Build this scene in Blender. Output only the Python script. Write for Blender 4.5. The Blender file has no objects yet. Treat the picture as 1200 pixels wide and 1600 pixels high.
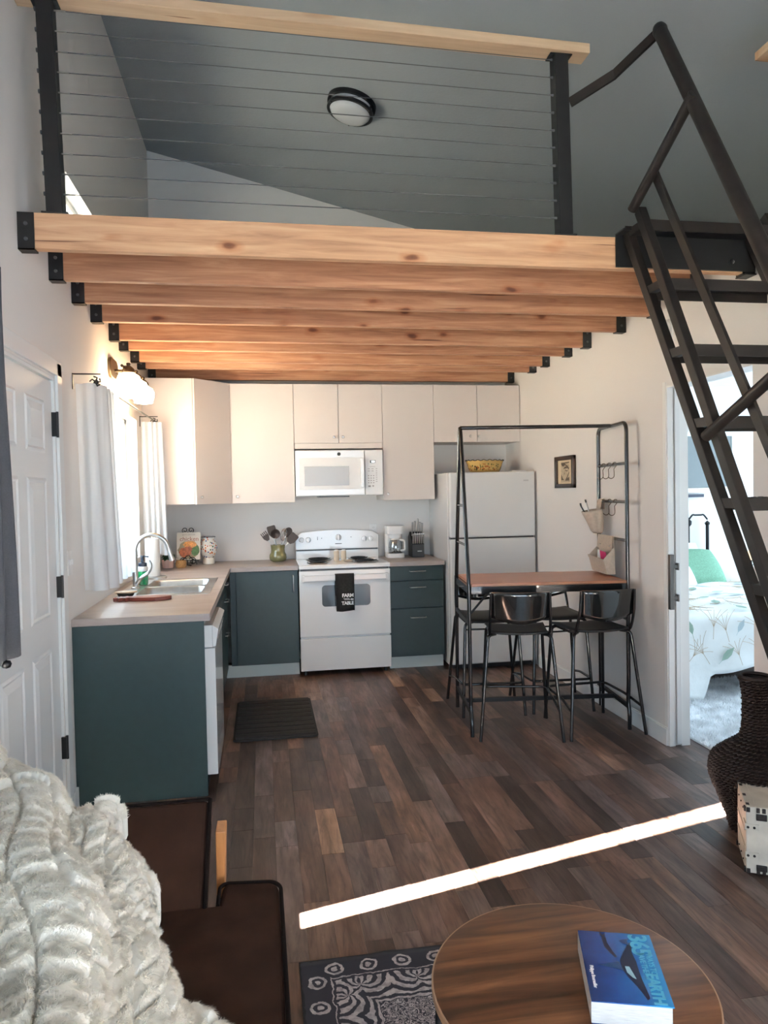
import bpy, math, random
import numpy as np
from mathutils import Matrix, Vector
R = math.radians
C = bpy.context.scene.collection
SC = bpy.context.scene

# ------------------------------------------------------------------ camera
CAM = np.array([0.9268, -6.5772, 1.4973])
YAW, PITCH, ROLL, FPX = 0.1658, -0.0266, -0.0190, 1126.28
def _basis():
    f = Vector((math.sin(YAW)*math.cos(PITCH), math.cos(YAW)*math.cos(PITCH), math.sin(PITCH)))
    r = Vector((math.cos(YAW), -math.sin(YAW), 0)); u = r.cross(f)
    c, s = math.cos(ROLL), math.sin(ROLL)
    return c*r+s*u, -s*r+c*u, f
_r, _u, _f = _basis()
cd = bpy.data.cameras.new('camera'); cam = bpy.data.objects.new('camera', cd); C.objects.link(cam)
cd.sensor_fit = 'HORIZONTAL'; cd.sensor_width = 36; cd.lens = 36*FPX/1200
cd.clip_start = .05
cam.matrix_world = Matrix(((_r.x, _u.x, -_f.x, CAM[0]), (_r.y, _u.y, -_f.y, CAM[1]), (_r.z, _u.z, -_f.z, CAM[2]), (0, 0, 0, 1)))
SC.camera = cam

# ------------------------------------------------------------------ world, sun, portals, exposure
w = bpy.data.worlds.new('sky'); SC.world = w; w.use_nodes = True
bg = w.node_tree.nodes['Background']; bg.inputs[0].default_value = (.61, .81, 1, 1); bg.inputs[1].default_value = 4.3
sd = bpy.data.lights.new('sun', 'SUN'); sun = bpy.data.objects.new('sun', sd); C.objects.link(sun)
sd.energy = 260; sd.angle = R(.55); sd.color = (1, .93, .84)
sun.rotation_euler = Vector((2.0, .50, -.70*2.06)).to_track_quat('-Z', 'Y').to_euler()
def portal(name, loc, rot, sx, sy):
    l = bpy.data.lights.new(name, 'AREA'); o = bpy.data.objects.new(name, l); C.objects.link(o)
    l.shape = 'RECTANGLE'; l.size = sx; l.size_y = sy; l.cycles.is_portal = True
    o.location = loc; o.rotation_euler = rot
portal('portal_kitchen', (-.17, -1.6, 1.57), (0, R(-90), 0), 1.02, 1.4)
portal('portal_loft', (-.17, -1.88, 2.92), (0, R(-90), 0), .42, 1.8)
portal('portal_glass_door', (1.5, -7.77, 1.2), (R(90), 0, 0), 2.7, 2.3)
portal('portal_bedroom', (6.32, -1.9, 1.35), (0, R(90), 0), 2.1, 3.2)
SC.view_settings.view_transform = 'Standard'; SC.view_settings.look = 'None'
SC.view_settings.gamma = 1; SC.view_settings.use_curve_mapping = False
SC.view_settings.exposure = 1.08
SC.cycles.use_denoising = True
SC.cycles.max_bounces = 9; SC.cycles.diffuse_bounces = 6; SC.cycles.sample_clamp_indirect = 8
SC.cycles.caustics_reflective = False; SC.cycles.caustics_refractive = False

# ------------------------------------------------------------------ mesh helpers
def un(px, py, ax, v):
    d = np.array(_f)*FPX + (px-600)*np.array(_r) + (800-py)*np.array(_u)
    i = 'xyz'.index(ax); t = (v-CAM[i])/d[i]
    return CAM + t*d
ORG = {}
class MB:
    def __init__(s): s.v = []; s.f = []
    def add(s, vs, fs):
        n = len(s.v); s.v += [tuple(map(float, p)) for p in vs]; s.f += [tuple(i+n for i in f) for f in fs]; return s
    def box(s, x0, x1, y0, y1, z0, z1):
        v = [(x, y, z) for z in (z0, z1) for y in (y0, y1) for x in (x0, x1)]
        return s.add(v, [(0, 2, 3, 1), (4, 5, 7, 6), (0, 1, 5, 4), (2, 6, 7, 3), (0, 4, 6, 2), (1, 3, 7, 5)])
    def obox(s, c, size, m):
        v = [Vector(c)+m @ Vector((x*size[0]/2, y*size[1]/2, z*size[2]/2)) for z in (-1, 1) for y in (-1, 1) for x in (-1, 1)]
        return s.add(v, [(0, 2, 3, 1), (4, 5, 7, 6), (0, 1, 5, 4), (2, 6, 7, 3), (0, 4, 6, 2), (1, 3, 7, 5)])
    def bar(s, a, b, w, h, up=(1, 0, 0)):
        a, b = Vector(a), Vector(b); d = (b-a); L = d.length; d.normalize()
        x = Vector(up); x = (x-d*x.dot(d)).normalized(); y = d.cross(x)
        m = Matrix((x, y, d)).transposed()
        return s.obox((a+b)/2, (w, h, L), m)
    def tube(s, pts, r, n=10, cap=True):
        pts = [Vector(p) for p in pts]; N = len(pts); rr = r if isinstance(r, (list, tuple)) else [r]*N
        t0 = (pts[1]-pts[0]).normalized(); a = Vector((0, 0, 1)) if abs(t0.z) < .9 else Vector((1, 0, 0))
        x = (a-t0*a.dot(t0)).normalized(); vs = []
        for i, p in enumerate(pts):
            if i == 0: t = t0
            elif i == N-1: t = (pts[i]-pts[i-1]).normalized()
            else:
                t = ((pts[i+1]-p).normalized()+(p-pts[i-1]).normalized())
                t = t.normalized() if t.length > 1e-6 else (pts[i+1]-p).normalized()
            x = (x-t*x.dot(t)).normalized(); y = t.cross(x)
            for k in range(n):
                q = 2*math.pi*k/n; vs.append(p+(x*math.cos(q)+y*math.sin(q))*rr[i])
        fs = [(i*n+k, i*n+(k+1) % n, (i+1)*n+(k+1) % n, (i+1)*n+k) for i in range(N-1) for k in range(n)]
        if cap: fs += [tuple(reversed(range(n))), tuple(range((N-1)*n, N*n))]
        return s.add(vs, fs)
    def lathe(s, prof, c=(0, 0, 0), n=28, ax='z', sx=1, sy=1, cap=True):
        vs = []
        for r, z in prof:
            for k in range(n):
                q = 2*math.pi*k/n; a, b = r*math.cos(q)*sx, r*math.sin(q)*sy
                p = {'z': (a, b, z), 'y': (a, z, -b), 'x': (z, a, b)}[ax]
                vs.append((p[0]+c[0], p[1]+c[1], p[2]+c[2]))
        N = len(prof)
        fs = [(i*n+k, i*n+(k+1) % n, (i+1)*n+(k+1) % n, (i+1)*n+k) for i in range(N-1) for k in range(n)]
        if cap:
            if prof[0][0] > 1e-5: fs.append(tuple(reversed(range(n))))
            if prof[-1][0] > 1e-5: fs.append(tuple(range((N-1)*n, N*n)))
        return s.add(vs, fs)
    def prism(s, poly, ax, a, b):
        def P(u, v, t): return {'z': (u, v, t), 'y': (u, t, v), 'x': (t, u, v)}[ax]
        n = len(poly)
        vs = [P(u, v, a) for u, v in poly]+[P(u, v, b) for u, v in poly]
        return s.add(vs, [tuple(range(n)), tuple(reversed(range(n, 2*n)))]+[(i, i+n, (i+1) % n+n, (i+1) % n) for i in range(n)])
    def grid(s, P, closed=False):
        P = np.asarray(P); a, b = P.shape[:2]
        return s.add(P.reshape(-1, 3), [(i*b+j, i*b+j+1, (i+1)*b+j+1, (i+1)*b+j) for i in range(a-1) for j in range(b-1)])
    def xf(s, m):
        s.v = [tuple(m @ Vector(p)) for p in s.v]; return s
    def obj(s, name, m, parent=None, smooth=None, bevel=0, thick=0, **tags):
        o0 = Vector((0, 0, 0)); q = parent
        if q is not None: o0 = ORG.get(q.name, Vector((0, 0, 0)))
        me = bpy.data.meshes.new(name)
        me.from_pydata([(p[0]-o0.x, p[1]-o0.y, p[2]-o0.z) for p in s.v], [], s.f)
        me.validate()
        me.materials.append(m)
        import bmesh
        bm = bmesh.new(); bm.from_mesh(me); bmesh.ops.recalc_face_normals(bm, faces=bm.faces); bm.to_mesh(me); bm.free()
        if smooth:
            me.shade_smooth(); me.set_sharp_from_angle(angle=R(smooth))
        o = bpy.data.objects.new(name, me); C.objects.link(o); o.parent = parent
        if parent is not None: ORG[o.name] = o0
        if bevel:
            b = o.modifiers.new('bevel', 'BEVEL'); b.width = bevel; b.segments = 2; b.limit_method = 'ANGLE'; b.angle_limit = R(40)
            b.harden_normals = False
        if thick:
            b = o.modifiers.new('solid', 'SOLIDIFY'); b.thickness = thick; b.offset = 0
        for k, v in tags.items(): o[k] = v
        return o
def tag(o, label, cat, group=None):
    o['label'] = label; o['category'] = cat
    if group: o['group'] = group
    return o
def thing(name, label, cat, loc=(0, 0, 0), group=None, rz=0):
    o = bpy.data.objects.new(name, None); C.objects.link(o); o.location = loc; o.rotation_euler = (0, 0, rz)
    o.empty_display_size = .05
    ORG[o.name] = Vector((0, 0, 0)) if rz else Vector(loc)
    if rz: ORG[o.name] = Vector((0, 0, 0))
    return tag(o, label, cat, group)
def dup(root, loc, rz, label=None):
    r = root.copy(); C.objects.link(r); r.location = loc; r.rotation_euler = (0, 0, rz)
    if label: r['label'] = label
    for ch in list(root.children):
        c = ch.copy(); C.objects.link(c); c.parent = r
        for g in list(ch.children):
            d = g.copy(); C.objects.link(d); d.parent = c
    return r
def struct(o): o['kind'] = 'structure'; return o
def smooth_path(pts, sub=6):
    P = [Vector(p) for p in pts]; out = []
    for i in range(len(P)-1):
        a, b, c, d = P[max(i-1, 0)], P[i], P[i+1], P[min(i+2, len(P)-1)]
        for k in range(sub):
            t = k/sub
            out.append(.5*((2*b)+(c-a)*t+(2*a-5*b+4*c-d)*t*t+(-a+3*b-3*c+d)*t**3))
    out.append(P[-1]); return out
def fillet(pts, rad=.03, seg=5):
    P = [Vector(p) for p in pts]; out = [P[0]]
    for i in range(1, len(P)-1):
        a = (P[i-1]-P[i]); b = (P[i+1]-P[i]); r = min(rad, a.length*.45, b.length*.45)
        p0 = P[i]+a.normalized()*r; p1 = P[i]+b.normalized()*r
        for k in range(seg+1):
            t = k/seg; out.append((1-t)**2*p0+2*t*(1-t)*P[i]+t*t*p1)
    out.append(P[-1]); return out
_font_mb = {}
def text_mb(body, size, m, ext=.0006, bold=0.0, spacing=1.0, align='CENTER'):
    cu = bpy.data.curves.new('lettering', 'FONT'); cu.body = body; cu.size = size; cu.extrude = ext; cu.offset = bold
    cu.align_x = align; cu.align_y = 'CENTER'; cu.space_character = spacing; cu.resolution_u = 3
    o = bpy.data.objects.new('lettering', cu); C.objects.link(o)
    dg = bpy.context.evaluated_depsgraph_get(); me = bpy.data.meshes.new_from_object(o.evaluated_get(dg))
    b = MB(); b.add([m @ v.co for v in me.vertices], [tuple(p.vertices) for p in me.polygons])
    bpy.data.objects.remove(o); bpy.data.curves.remove(cu); bpy.data.meshes.remove(me)
    return b
def frame_m(o, x, y):
    x = Vector(x).normalized(); y = Vector(y).normalized(); z = x.cross(y)
    return Matrix(((x.x, y.x, z.x, o[0]), (x.y, y.y, z.y, o[1]), (x.z, y.z, z.z, o[2]), (0, 0, 0, 1)))

# ------------------------------------------------------------------ materials
def nodes(name):
    m = bpy.data.materials.new(name); m.use_nodes = True; nt = m.node_tree
    return m, nt, nt.nodes['Principled BSDF']
def N(nt, t, **kw):
    n = nt.nodes.new(t)
    for k, v in kw.items(): setattr(n, k, v)
    return n
def mat(name, col, rough=.5, metal=0, noise=0, nscale=8, bump=0, bscale=60, coat=0, spec=.5, emit=0, ecol=None, stretch=(1, 1, 1), alpha=1, trans=0, bdist=.002):
    m, nt, b = nodes(name); L = nt.links
    b.inputs['Base Color'].default_value = (*col, 1); b.inputs['Roughness'].default_value = rough
    b.inputs['Metallic'].default_value = metal; b.inputs['Specular IOR Level'].default_value = spec
    b.inputs['Coat Weight'].default_value = coat; b.inputs['Transmission Weight'].default_value = trans
    if emit: b.inputs['Emission Color'].default_value = (*(ecol or col), 1); b.inputs['Emission Strength'].default_value = emit
    if noise or bump:
        g = N(nt, 'ShaderNodeNewGeometry'); mp = N(nt, 'ShaderNodeMapping'); mp.inputs['Scale'].default_value = stretch
        L.new(g.outputs['Position'], mp.inputs['Vector'])
    if noise:
        n = N(nt, 'ShaderNodeTexNoise'); n.inputs['Scale'].default_value = nscale; n.inputs['Detail'].default_value = 5
        L.new(mp.outputs[0], n.inputs['Vector'])
        r = N(nt, 'ShaderNodeMapRange'); r.inputs['From Min'].default_value = .3; r.inputs['From Max'].default_value = .7
        r.inputs['To Min'].default_value = 1-noise; r.inputs['To Max'].default_value = 1+noise
        L.new(n.outputs['Fac'], r.inputs['Value'])
        mx = N(nt, 'ShaderNodeVectorMath', operation='SCALE'); mx.inputs[0].default_value = col
        L.new(r.outputs[0], mx.inputs['Scale']); L.new(mx.outputs[0], b.inputs['Base Color'])
    if bump:
        n = N(nt, 'ShaderNodeTexNoise'); n.inputs['Scale'].default_value = bscale; n.inputs['Detail'].default_value = 3
        L.new(mp.outputs[0], n.inputs['Vector'])
        bp = N(nt, 'ShaderNodeBump'); bp.inputs['Strength'].default_value = bump; bp.inputs['Distance'].default_value = bdist
        L.new(n.outputs['Fac'], bp.inputs['Height']); L.new(bp.outputs[0], b.inputs['Normal'])
    return m
def ramp(nt, stops):
    r = N(nt, 'ShaderNodeValToRGB'); e = r.color_ramp.elements
    while len(e) > 1: e.remove(e[-1])
    e[0].position = stops[0][0]; e[0].color = (*stops[0][1], 1)
    for p, c in stops[1:]:
        x = e.new(p); x.color = (*c, 1)
    return r
def wood(name, stops, axis='x', scale=6, streak=14, rough=.55, knots=0, bump=.15, objrand=True, coat=0):
    m, nt, b = nodes(name); L = nt.links
    g = N(nt, 'ShaderNodeNewGeometry'); oi = N(nt, 'ShaderNodeObjectInfo')
    add = N(nt, 'ShaderNodeVectorMath', operation='ADD')
    sc = N(nt, 'ShaderNodeMath', operation='MULTIPLY'); sc.inputs[1].default_value = 37.0
    L.new(oi.outputs['Random'], sc.inputs[0]); L.new(g.outputs['Position'], add.inputs[0])
    if objrand: L.new(sc.outputs[0], add.inputs[1])
    s = {'x': (1, streak, streak), 'y': (streak, 1, streak), 'z': (streak, streak, 1)}[axis]
    mp = N(nt, 'ShaderNodeMapping'); mp.inputs['Scale'].default_value = s; L.new(add.outputs[0], mp.inputs['Vector'])
    n = N(nt, 'ShaderNodeTexNoise'); n.inputs['Scale'].default_value = scale*.35; n.inputs['Detail'].default_value = 7; n.inputs['Roughness'].default_value = .6
    n.inputs['Distortion'].default_value = .6
    L.new(mp.outputs[0], n.inputs['Vector'])
    rp = ramp(nt, stops); L.new(n.outputs['Fac'], rp.inputs[0]); out = rp.outputs[0]
    if knots:
        s2 = {'x': (1, 2.2, 2.2), 'y': (2.2, 1, 2.2), 'z': (2.2, 2.2, 1)}[axis]
        mp2 = N(nt, 'ShaderNodeMapping'); mp2.inputs['Scale'].default_value = s2; L.new(add.outputs[0], mp2.inputs['Vector'])
        nd = N(nt, 'ShaderNodeTexNoise'); nd.inputs['Scale'].default_value = 9; L.new(mp2.outputs[0], nd.inputs['Vector'])
        mxv = N(nt, 'ShaderNodeMix', data_type='VECTOR'); mxv.inputs[0].default_value = .05
        L.new(mp2.outputs[0], mxv.inputs[4]); L.new(nd.outputs['Color'], mxv.inputs[5])
        vo = N(nt, 'ShaderNodeTexVoronoi'); vo.inputs['Scale'].default_value = knots; vo.inputs['Randomness'].default_value = 1
        L.new(mxv.outputs[1], vo.inputs['Vector'])
        kr = ramp(nt, [(0, (.22, .13, .09)), (.09, (.35, .2, .13)), (.17, (.85, .7, .6)), (.3, (1, 1, 1))]); L.new(vo.outputs['Distance'], kr.inputs[0])
        # only some cells hold a knot
        gt = N(nt, 'ShaderNodeSeparateColor'); L.new(vo.outputs['Color'], gt.inputs[0])
        th = N(nt, 'ShaderNodeMath', operation='GREATER_THAN'); th.inputs[1].default_value = .5; L.new(gt.outputs[0], th.inputs[0])
        mk = N(nt, 'ShaderNodeMix', data_type='RGBA'); mk.inputs[6].default_value = (1, 1, 1, 1)
        L.new(th.outputs[0], mk.inputs[0]); L.new(kr.outputs[0], mk.inputs[7])
        mul = N(nt, 'ShaderNodeMix', data_type='RGBA', blend_type='MULTIPLY'); mul.inputs[0].default_value = 1
        L.new(out, mul.inputs[6]); L.new(mk.outputs[2], mul.inputs[7]); out = mul.outputs[2]
        # drying checks: thin dark lines along the grain
        s3 = {'x': (.7, 30, 30), 'y': (30, .7, 30), 'z': (30, 30, .7)}[axis]
        mp3 = N(nt, 'ShaderNodeMapping'); mp3.inputs['Scale'].default_value = s3; L.new(add.outputs[0], mp3.inputs['Vector'])
        n3 = N(nt, 'ShaderNodeTexNoise'); n3.inputs['Scale'].default_value = 1.6; n3.inputs['Detail'].default_value = 1; L.new(mp3.outputs[0], n3.inputs['Vector'])
        r3 = ramp(nt, [(0, (1, 1, 1)), (.735, (1, 1, 1)), (.76, (.25, .15, .1)), (1, (.2, .1, .08))]); L.new(n3.outputs['Fac'], r3.inputs[0])
        mul2 = N(nt, 'ShaderNodeMix', data_type='RGBA', blend_type='MULTIPLY'); mul2.inputs[0].default_value = 1
        L.new(out, mul2.inputs[6]); L.new(r3.outputs[0], mul2.inputs[7]); out = mul2.outputs[2]
    L.new(out, b.inputs['Base Color']); b.inputs['Roughness'].default_value = rough; b.inputs['Coat Weight'].default_value = coat
    if bump:
        bp = N(nt, 'ShaderNodeBump'); bp.inputs['Strength'].default_value = bump; bp.inputs['Distance'].default_value = .001
        L.new(n.outputs['Fac'], bp.inputs['Height']); L.new(bp.outputs[0], b.inputs['Normal'])
    return m
M = {}
M['wall'] = mat('wall_paint', (.76, .73, .70), .75, bump=.35, bscale=70, bdist=.0015)
M['ceil'] = mat('ceiling_paint', (.25, .275, .295), .85, bump=.5, bscale=55, bdist=.002)  # loft dimness and its blue cast put into the even base colour
M['trim'] = mat('white_trim', (.80, .80, .78), .4)
M['door'] = mat('door_paint', (.74, .75, .74), .38)
M['cab'] = mat('cream_cabinet', (.64, .585, .55), .5, spec=.35)
M['toe'] = mat('toe_kick', (.62, .66, .62), .45)
M['teal'] = mat('teal_cabinet', (.020, .043, .046), .42, noise=.06, nscale=30)
M['black'] = mat('black_metal', (.008, .008, .009), .45, spec=.3)
M['blackgloss'] = mat('black_gloss_metal', (.012, .012, .013), .22, metal=.3, coat=.4)
M['stair'] = mat('stair_metal', (.010, .0075, .007), .5, spec=.28, noise=.25, nscale=18)
M['cable'] = mat('dark_cable', (.10, .105, .11), .6, metal=.6)
M['steel'] = mat('brushed_steel', (.55, .54, .52), .28, metal=1, noise=.1, nscale=20)
M['bronze'] = mat('aged_bronze', (.10, .075, .05), .35, metal=.9)
M['chrome'] = mat('chrome', (.75, .75, .75), .12, metal=1)
M['appl'] = mat('white_enamel', (.78, .78, .77), .16, coat=.5)
M['fridge'] = mat('fridge_enamel', (.70, .70, .69), .2, coat=.35, bump=.04, bscale=250)
M['plast'] = mat('white_plastic', (.76, .75, .73), .35)
M['dark'] = mat('dark_plastic', (.015, .015, .017), .35)
M['ovenglass'] = mat('oven_glass', (.085, .10, .11), .08, coat=1)
M['mwglass'] = mat('microwave_glass', (.36, .34, .32), .22, coat=.25)
M['coil'] = mat('burner_coil', (.02, .02, .022), .5, metal=.4)
M['drip'] = mat('drip_pan', (.30, .30, .30), .2, metal=1)
M['brown'] = mat('brown_suede', (.030, .0145, .010), .95, spec=.08, noise=.3, nscale=9, bump=.15, bscale=300)
M['piping'] = mat('brown_piping', (.006, .0035, .003), .9, spec=.1)
M['blanket'] = mat('cream_fur', (.91, .86, .78), .95, noise=.05, nscale=40)
M['grey_cloth'] = mat('grey_curtain_cloth', (.055, .06, .07), .9, noise=.1, nscale=200, bump=.1, bscale=400)
M['mat'] = mat('black_foam_mat', (.010, .010, .011), .8, bump=.2, bscale=300)
M['canvas'] = mat('beige_canvas', (.50, .42, .34), .9, noise=.08, nscale=60, bump=.2, bscale=400)
M['hook'] = mat('bronze_hook', (.09, .06, .04), .4, metal=.8)
M['green'] = mat('green_pillow', (.17, .34, .23), .85, noise=.15, nscale=80)
M['pillow'] = mat('white_linen', (.80, .82, .82), .85)
M['teal_glass'] = mat('turquoise_glass', (.03, .45, .42), .1, coat=1)
M['wicker'] = mat('dark_wicker', (.018, .0095, .0075), .6, spec=.25, noise=.4, nscale=50)
M['trunk'] = mat('distressed_white_metal', (.62, .56, .47), .5, noise=.12, nscale=14)
M['rust'] = mat('worn_black_hardware', (.03, .022, .02), .5, metal=.5, noise=.5, nscale=90)
M['shade'] = mat('grey_window_shade', (.22, .24, .24), .9)
M['mug'] = mat('olive_glaze', (.20, .19, .085), .18, coat=.6, noise=.12, nscale=30)
M['utensil'] = mat('brown_silicone', (.045, .030, .024), .5)
M['pink'] = mat('pink_pot', (.55, .37, .33), .6)
M['leaf'] = mat('leaf_green', (.025, .07, .025), .45)
M['wickpot'] = mat('woven_straw', (.42, .24, .10), .8, noise=.4, nscale=150, bump=.6, bscale=200)
M['paper'] = mat('white_paper', (.80, .79, .77), .8)
M['soapgreen'] = mat('green_soap', (.01, .38, .12), .12, coat=.7)
M['bottleblue'] = mat('dark_pump', (.012, .02, .04), .35)
M['redwood'] = wood('red_board_wood', [(.3, (.16, .035, .025)), (.7, (.30, .075, .05))], 'x', rough=.4)
M['palewood'] = wood('pale_board_wood', [(.3, (.42, .30, .19)), (.7, (.58, .44, .30))], 'x', rough=.5)
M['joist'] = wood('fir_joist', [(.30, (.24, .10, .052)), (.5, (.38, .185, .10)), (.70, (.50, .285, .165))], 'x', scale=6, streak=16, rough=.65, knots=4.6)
M['joist_front'] = wood('pale_fir_joist', [(.30, (.34, .17, .09)), (.5, (.50, .28, .155)), (.70, (.60, .37, .22))], 'x', scale=6, streak=16, rough=.65, knots=4.6)  # same fir as the other joists, window light painted in as paler tones
M['rail'] = wood('rail_wood', [(.25, (.44, .30, .19)), (.75, (.60, .43, .28))], 'x', scale=6, rough=.6, knots=2.5)
M['counter'] = wood('greige_laminate', [(.25, (.27, .225, .205)), (.5, (.37, .315, .29)), (.75, (.45, .395, .365))], 'x', scale=5, streak=5, rough=.38)
M['tabletop'] = wood('rust_table_top', [(.3, (.30, .115, .055)), (.7, (.40, .16, .08))], 'x', scale=5, streak=6, rough=.32, bump=.03)
M['walnut'] = wood('walnut_veneer', [(.33, (.035, .013, .006)), (.47, (.105, .040, .016)), (.55, (.15, .060, .025)), (.70, (.24, .105, .046))], 'x', scale=5, streak=11, rough=.38, bump=.05, coat=.15)
M['orange'] = wood('orange_leg_wood', [(.3, (.42, .16, .05)), (.7, (.56, .24, .08))], 'z', rough=.45)
M['edgelight'] = mat('table_edge', (.33, .20, .12), .5)
M['glow'] = mat('lit_frosted_glass', (1, .9, .75), .4, emit=20, ecol=(1, .70, .40))
M['lens'] = mat('ceiling_light_lens', (.50, .52, .54), .5)
M['bulb'] = mat('amber_bulb', (.9, .6, .25), .2, emit=1.2, ecol=(1, .65, .3))
M['outside'] = mat('neighbour_siding', (.55, .55, .53), .8)  # trunk of the added sun blocker
M['kraft'] = mat('cream_card', (.62, .52, .40), .8)
M['magenta'] = mat('magenta_print', (.50, .02, .13), .5)
M['white'] = mat('white_print', (.85, .85, .85), .6)
M['ink'] = mat('dark_ink', (.03, .028, .025), .7)
M['terracotta'] = mat('brown_print', (.32, .10, .07), .6)
M['cyanink'] = mat('pale_blue_print', (.08, .42, .62), .5)
def curtain_mat():
    m = bpy.data.materials.new('sheer_white_curtain'); m.use_nodes = True; nt = m.node_tree; nt.nodes.clear(); L = nt.links
    d = N(nt, 'ShaderNodeBsdfDiffuse'); t = N(nt, 'ShaderNodeBsdfTranslucent'); mx = N(nt, 'ShaderNodeMixShader'); o = N(nt, 'ShaderNodeOutputMaterial')
    d.inputs[0].default_value = (.80, .82, .84, 1); t.inputs[0].default_value = (.80, .84, .88, 1); mx.inputs[0].default_value = .55
    g = N(nt, 'ShaderNodeNewGeometry'); mp = N(nt, 'ShaderNodeMapping'); mp.inputs['Scale'].default_value = (3, 3, 90)
    n = N(nt, 'ShaderNodeTexNoise'); n.inputs['Scale'].default_value = 1.5; bp = N(nt, 'ShaderNodeBump'); bp.inputs['Strength'].default_value = .3; bp.inputs['Distance'].default_value = .002
    L.new(g.outputs['Position'], mp.inputs[0]); L.new(mp.outputs[0], n.inputs['Vector']); L.new(n.outputs[0], bp.inputs['Height']); L.new(bp.outputs[0], d.inputs['Normal'])
    L.new(d.outputs[0], mx.inputs[1]); L.new(t.outputs[0], mx.inputs[2]); L.new(mx.outputs[0], o.inputs[0]); return m
M['sheer'] = curtain_mat()
def glass_mat(name='clear_glass', tint=(1, 1, 1), f=.12):
    m = bpy.data.materials.new(name); m.use_nodes = True; nt = m.node_tree; nt.nodes.clear(); L = nt.links
    t = N(nt, 'ShaderNodeBsdfTransparent'); t.inputs[0].default_value = (*tint, 1); g = N(nt, 'ShaderNodeBsdfGlossy'); g.inputs['Roughness'].default_value = .03
    mx = N(nt, 'ShaderNodeMixShader'); mx.inputs[0].default_value = f; o = N(nt, 'ShaderNodeOutputMaterial')
    L.new(t.outputs[0], mx.inputs[1]); L.new(g.outputs[0], mx.inputs[2]); L.new(mx.outputs[0], o.inputs[0]); return m
M['glass'] = glass_mat(f=.08); M['jug'] = glass_mat('jug_glass', (.80, .82, .82), .25)
def plank_mat():
    m, nt, b = nodes('weathered_floor_plank'); L = nt.links
    at = N(nt, 'ShaderNodeAttribute', attribute_name='rnd'); g = N(nt, 'ShaderNodeNewGeometry')
    sc = N(nt, 'ShaderNodeMath', operation='MULTIPLY'); sc.inputs[1].default_value = 53; L.new(at.outputs['Fac'], sc.inputs[0])
    add = N(nt, 'ShaderNodeVectorMath', operation='ADD'); L.new(g.outputs['Position'], add.inputs[0]); L.new(sc.outputs[0], add.inputs[1])
    mp = N(nt, 'ShaderNodeMapping'); mp.inputs['Scale'].default_value = (26, 2.6, 1); L.new(add.outputs[0], mp.inputs[0])
    n = N(nt, 'ShaderNodeTexNoise'); n.inputs['Scale'].default_value = 1.4; n.inputs['Detail'].default_value = 8; n.inputs['Roughness'].default_value = .68; n.inputs['Distortion'].default_value = .8
    L.new(mp.outputs[0], n.inputs['Vector'])
    mp2 = N(nt, 'ShaderNodeMapping'); mp2.inputs['Scale'].default_value = (9, 2.2, 1); L.new(add.outputs[0], mp2.inputs[0])
    n2 = N(nt, 'ShaderNodeTexNoise'); n2.inputs['Scale'].default_value = 1.5; n2.inputs['Detail'].default_value = 4; L.new(mp2.outputs[0], n2.inputs['Vector'])
    base = ramp(nt, [(0, (0.041, 0.026, 0.021)), (.14, (0.071, 0.044, 0.034)), (.3, (0.107, 0.060, 0.043)), (.46, (0.137, 0.076, 0.053)), (.6, (0.090, 0.061, 0.053)), (.74, (0.146, 0.101, 0.085)), (.86, (0.183, 0.101, 0.065)), (.94, (0.122, 0.094, 0.087)), (1, (0.287, 0.167, 0.099))])
    base.color_ramp.interpolation = 'LINEAR'; L.new(at.outputs['Fac'], base.inputs[0])
    gr = ramp(nt, [(.28, (.30, .28, .28)), (.42, (.72, .70, .70)), (.52, (1.02, 1.0, 1.0)), (.62, (1.15, 1.13, 1.12)), (.74, (1.9, 1.95, 2.05))]); L.new(n.outputs['Fac'], gr.inputs[0])
    g2 = ramp(nt, [(.3, (.55, .53, .54)), (.5, (1, 1, 1)), (.7, (1.5, 1.58, 1.7))]); L.new(n2.outputs['Fac'], g2.inputs[0])
    a = N(nt, 'ShaderNodeMix', data_type='RGBA', blend_type='MULTIPLY'); a.inputs[0].default_value = 1
    c = N(nt, 'ShaderNodeMix', data_type='RGBA', blend_type='MULTIPLY'); c.inputs[0].default_value = 1
    L.new(base.outputs[0], a.inputs[6]); L.new(gr.outputs[0], a.inputs[7]); L.new(a.outputs[2], c.inputs[6]); L.new(g2.outputs[0], c.inputs[7])
    L.new(c.outputs[2], b.inputs['Base Color']); b.inputs['Roughness'].default_value = .40; b.inputs['Specular IOR Level'].default_value = .42
    bp = N(nt, 'ShaderNodeBump'); bp.inputs['Strength'].default_value = .25; bp.inputs['Distance'].default_value = .001
    L.new(n.outputs['Fac'], bp.inputs['Height']); L.new(bp.outputs[0], b.inputs['Normal']); return m
M['plank'] = plank_mat()
M['subfloor'] = mat('dark_joint', (.012, .009, .007), .9)

# ------------------------------------------------------------------ room shell
W = 3.212; WT = .125; XE = 6.3; YB = -7.75
def ceil_z(x): return 4.504-.2427*x
def holed(plane, t0, t1, a0, a1, z0, z1, holes):
    """wall slab with rectangular holes; plane 'x' spans y/z, plane 'y' spans x/z"""
    A = sorted({a0, a1, *[h[0] for h in holes], *[h[1] for h in holes]}); Z = sorted({z0, z1, *[h[2] for h in holes], *[h[3] for h in holes]})
    b = MB()
    for i in range(len(A)-1):
        for j in range(len(Z)-1):
            am, zm = (A[i]+A[i+1])/2, (Z[j]+Z[j+1])/2
            if am < a0 or am > a1 or zm < z0 or zm > z1: continue
            if any(h[0] < am < h[1] and h[2] < zm < h[3] for h in holes): continue
            if plane == 'x': b.box(t0, t1, A[i], A[i+1], Z[j], Z[j+1])
            else: b.box(A[i], A[i+1], t0, t1, Z[j], Z[j+1])
    return b
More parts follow.
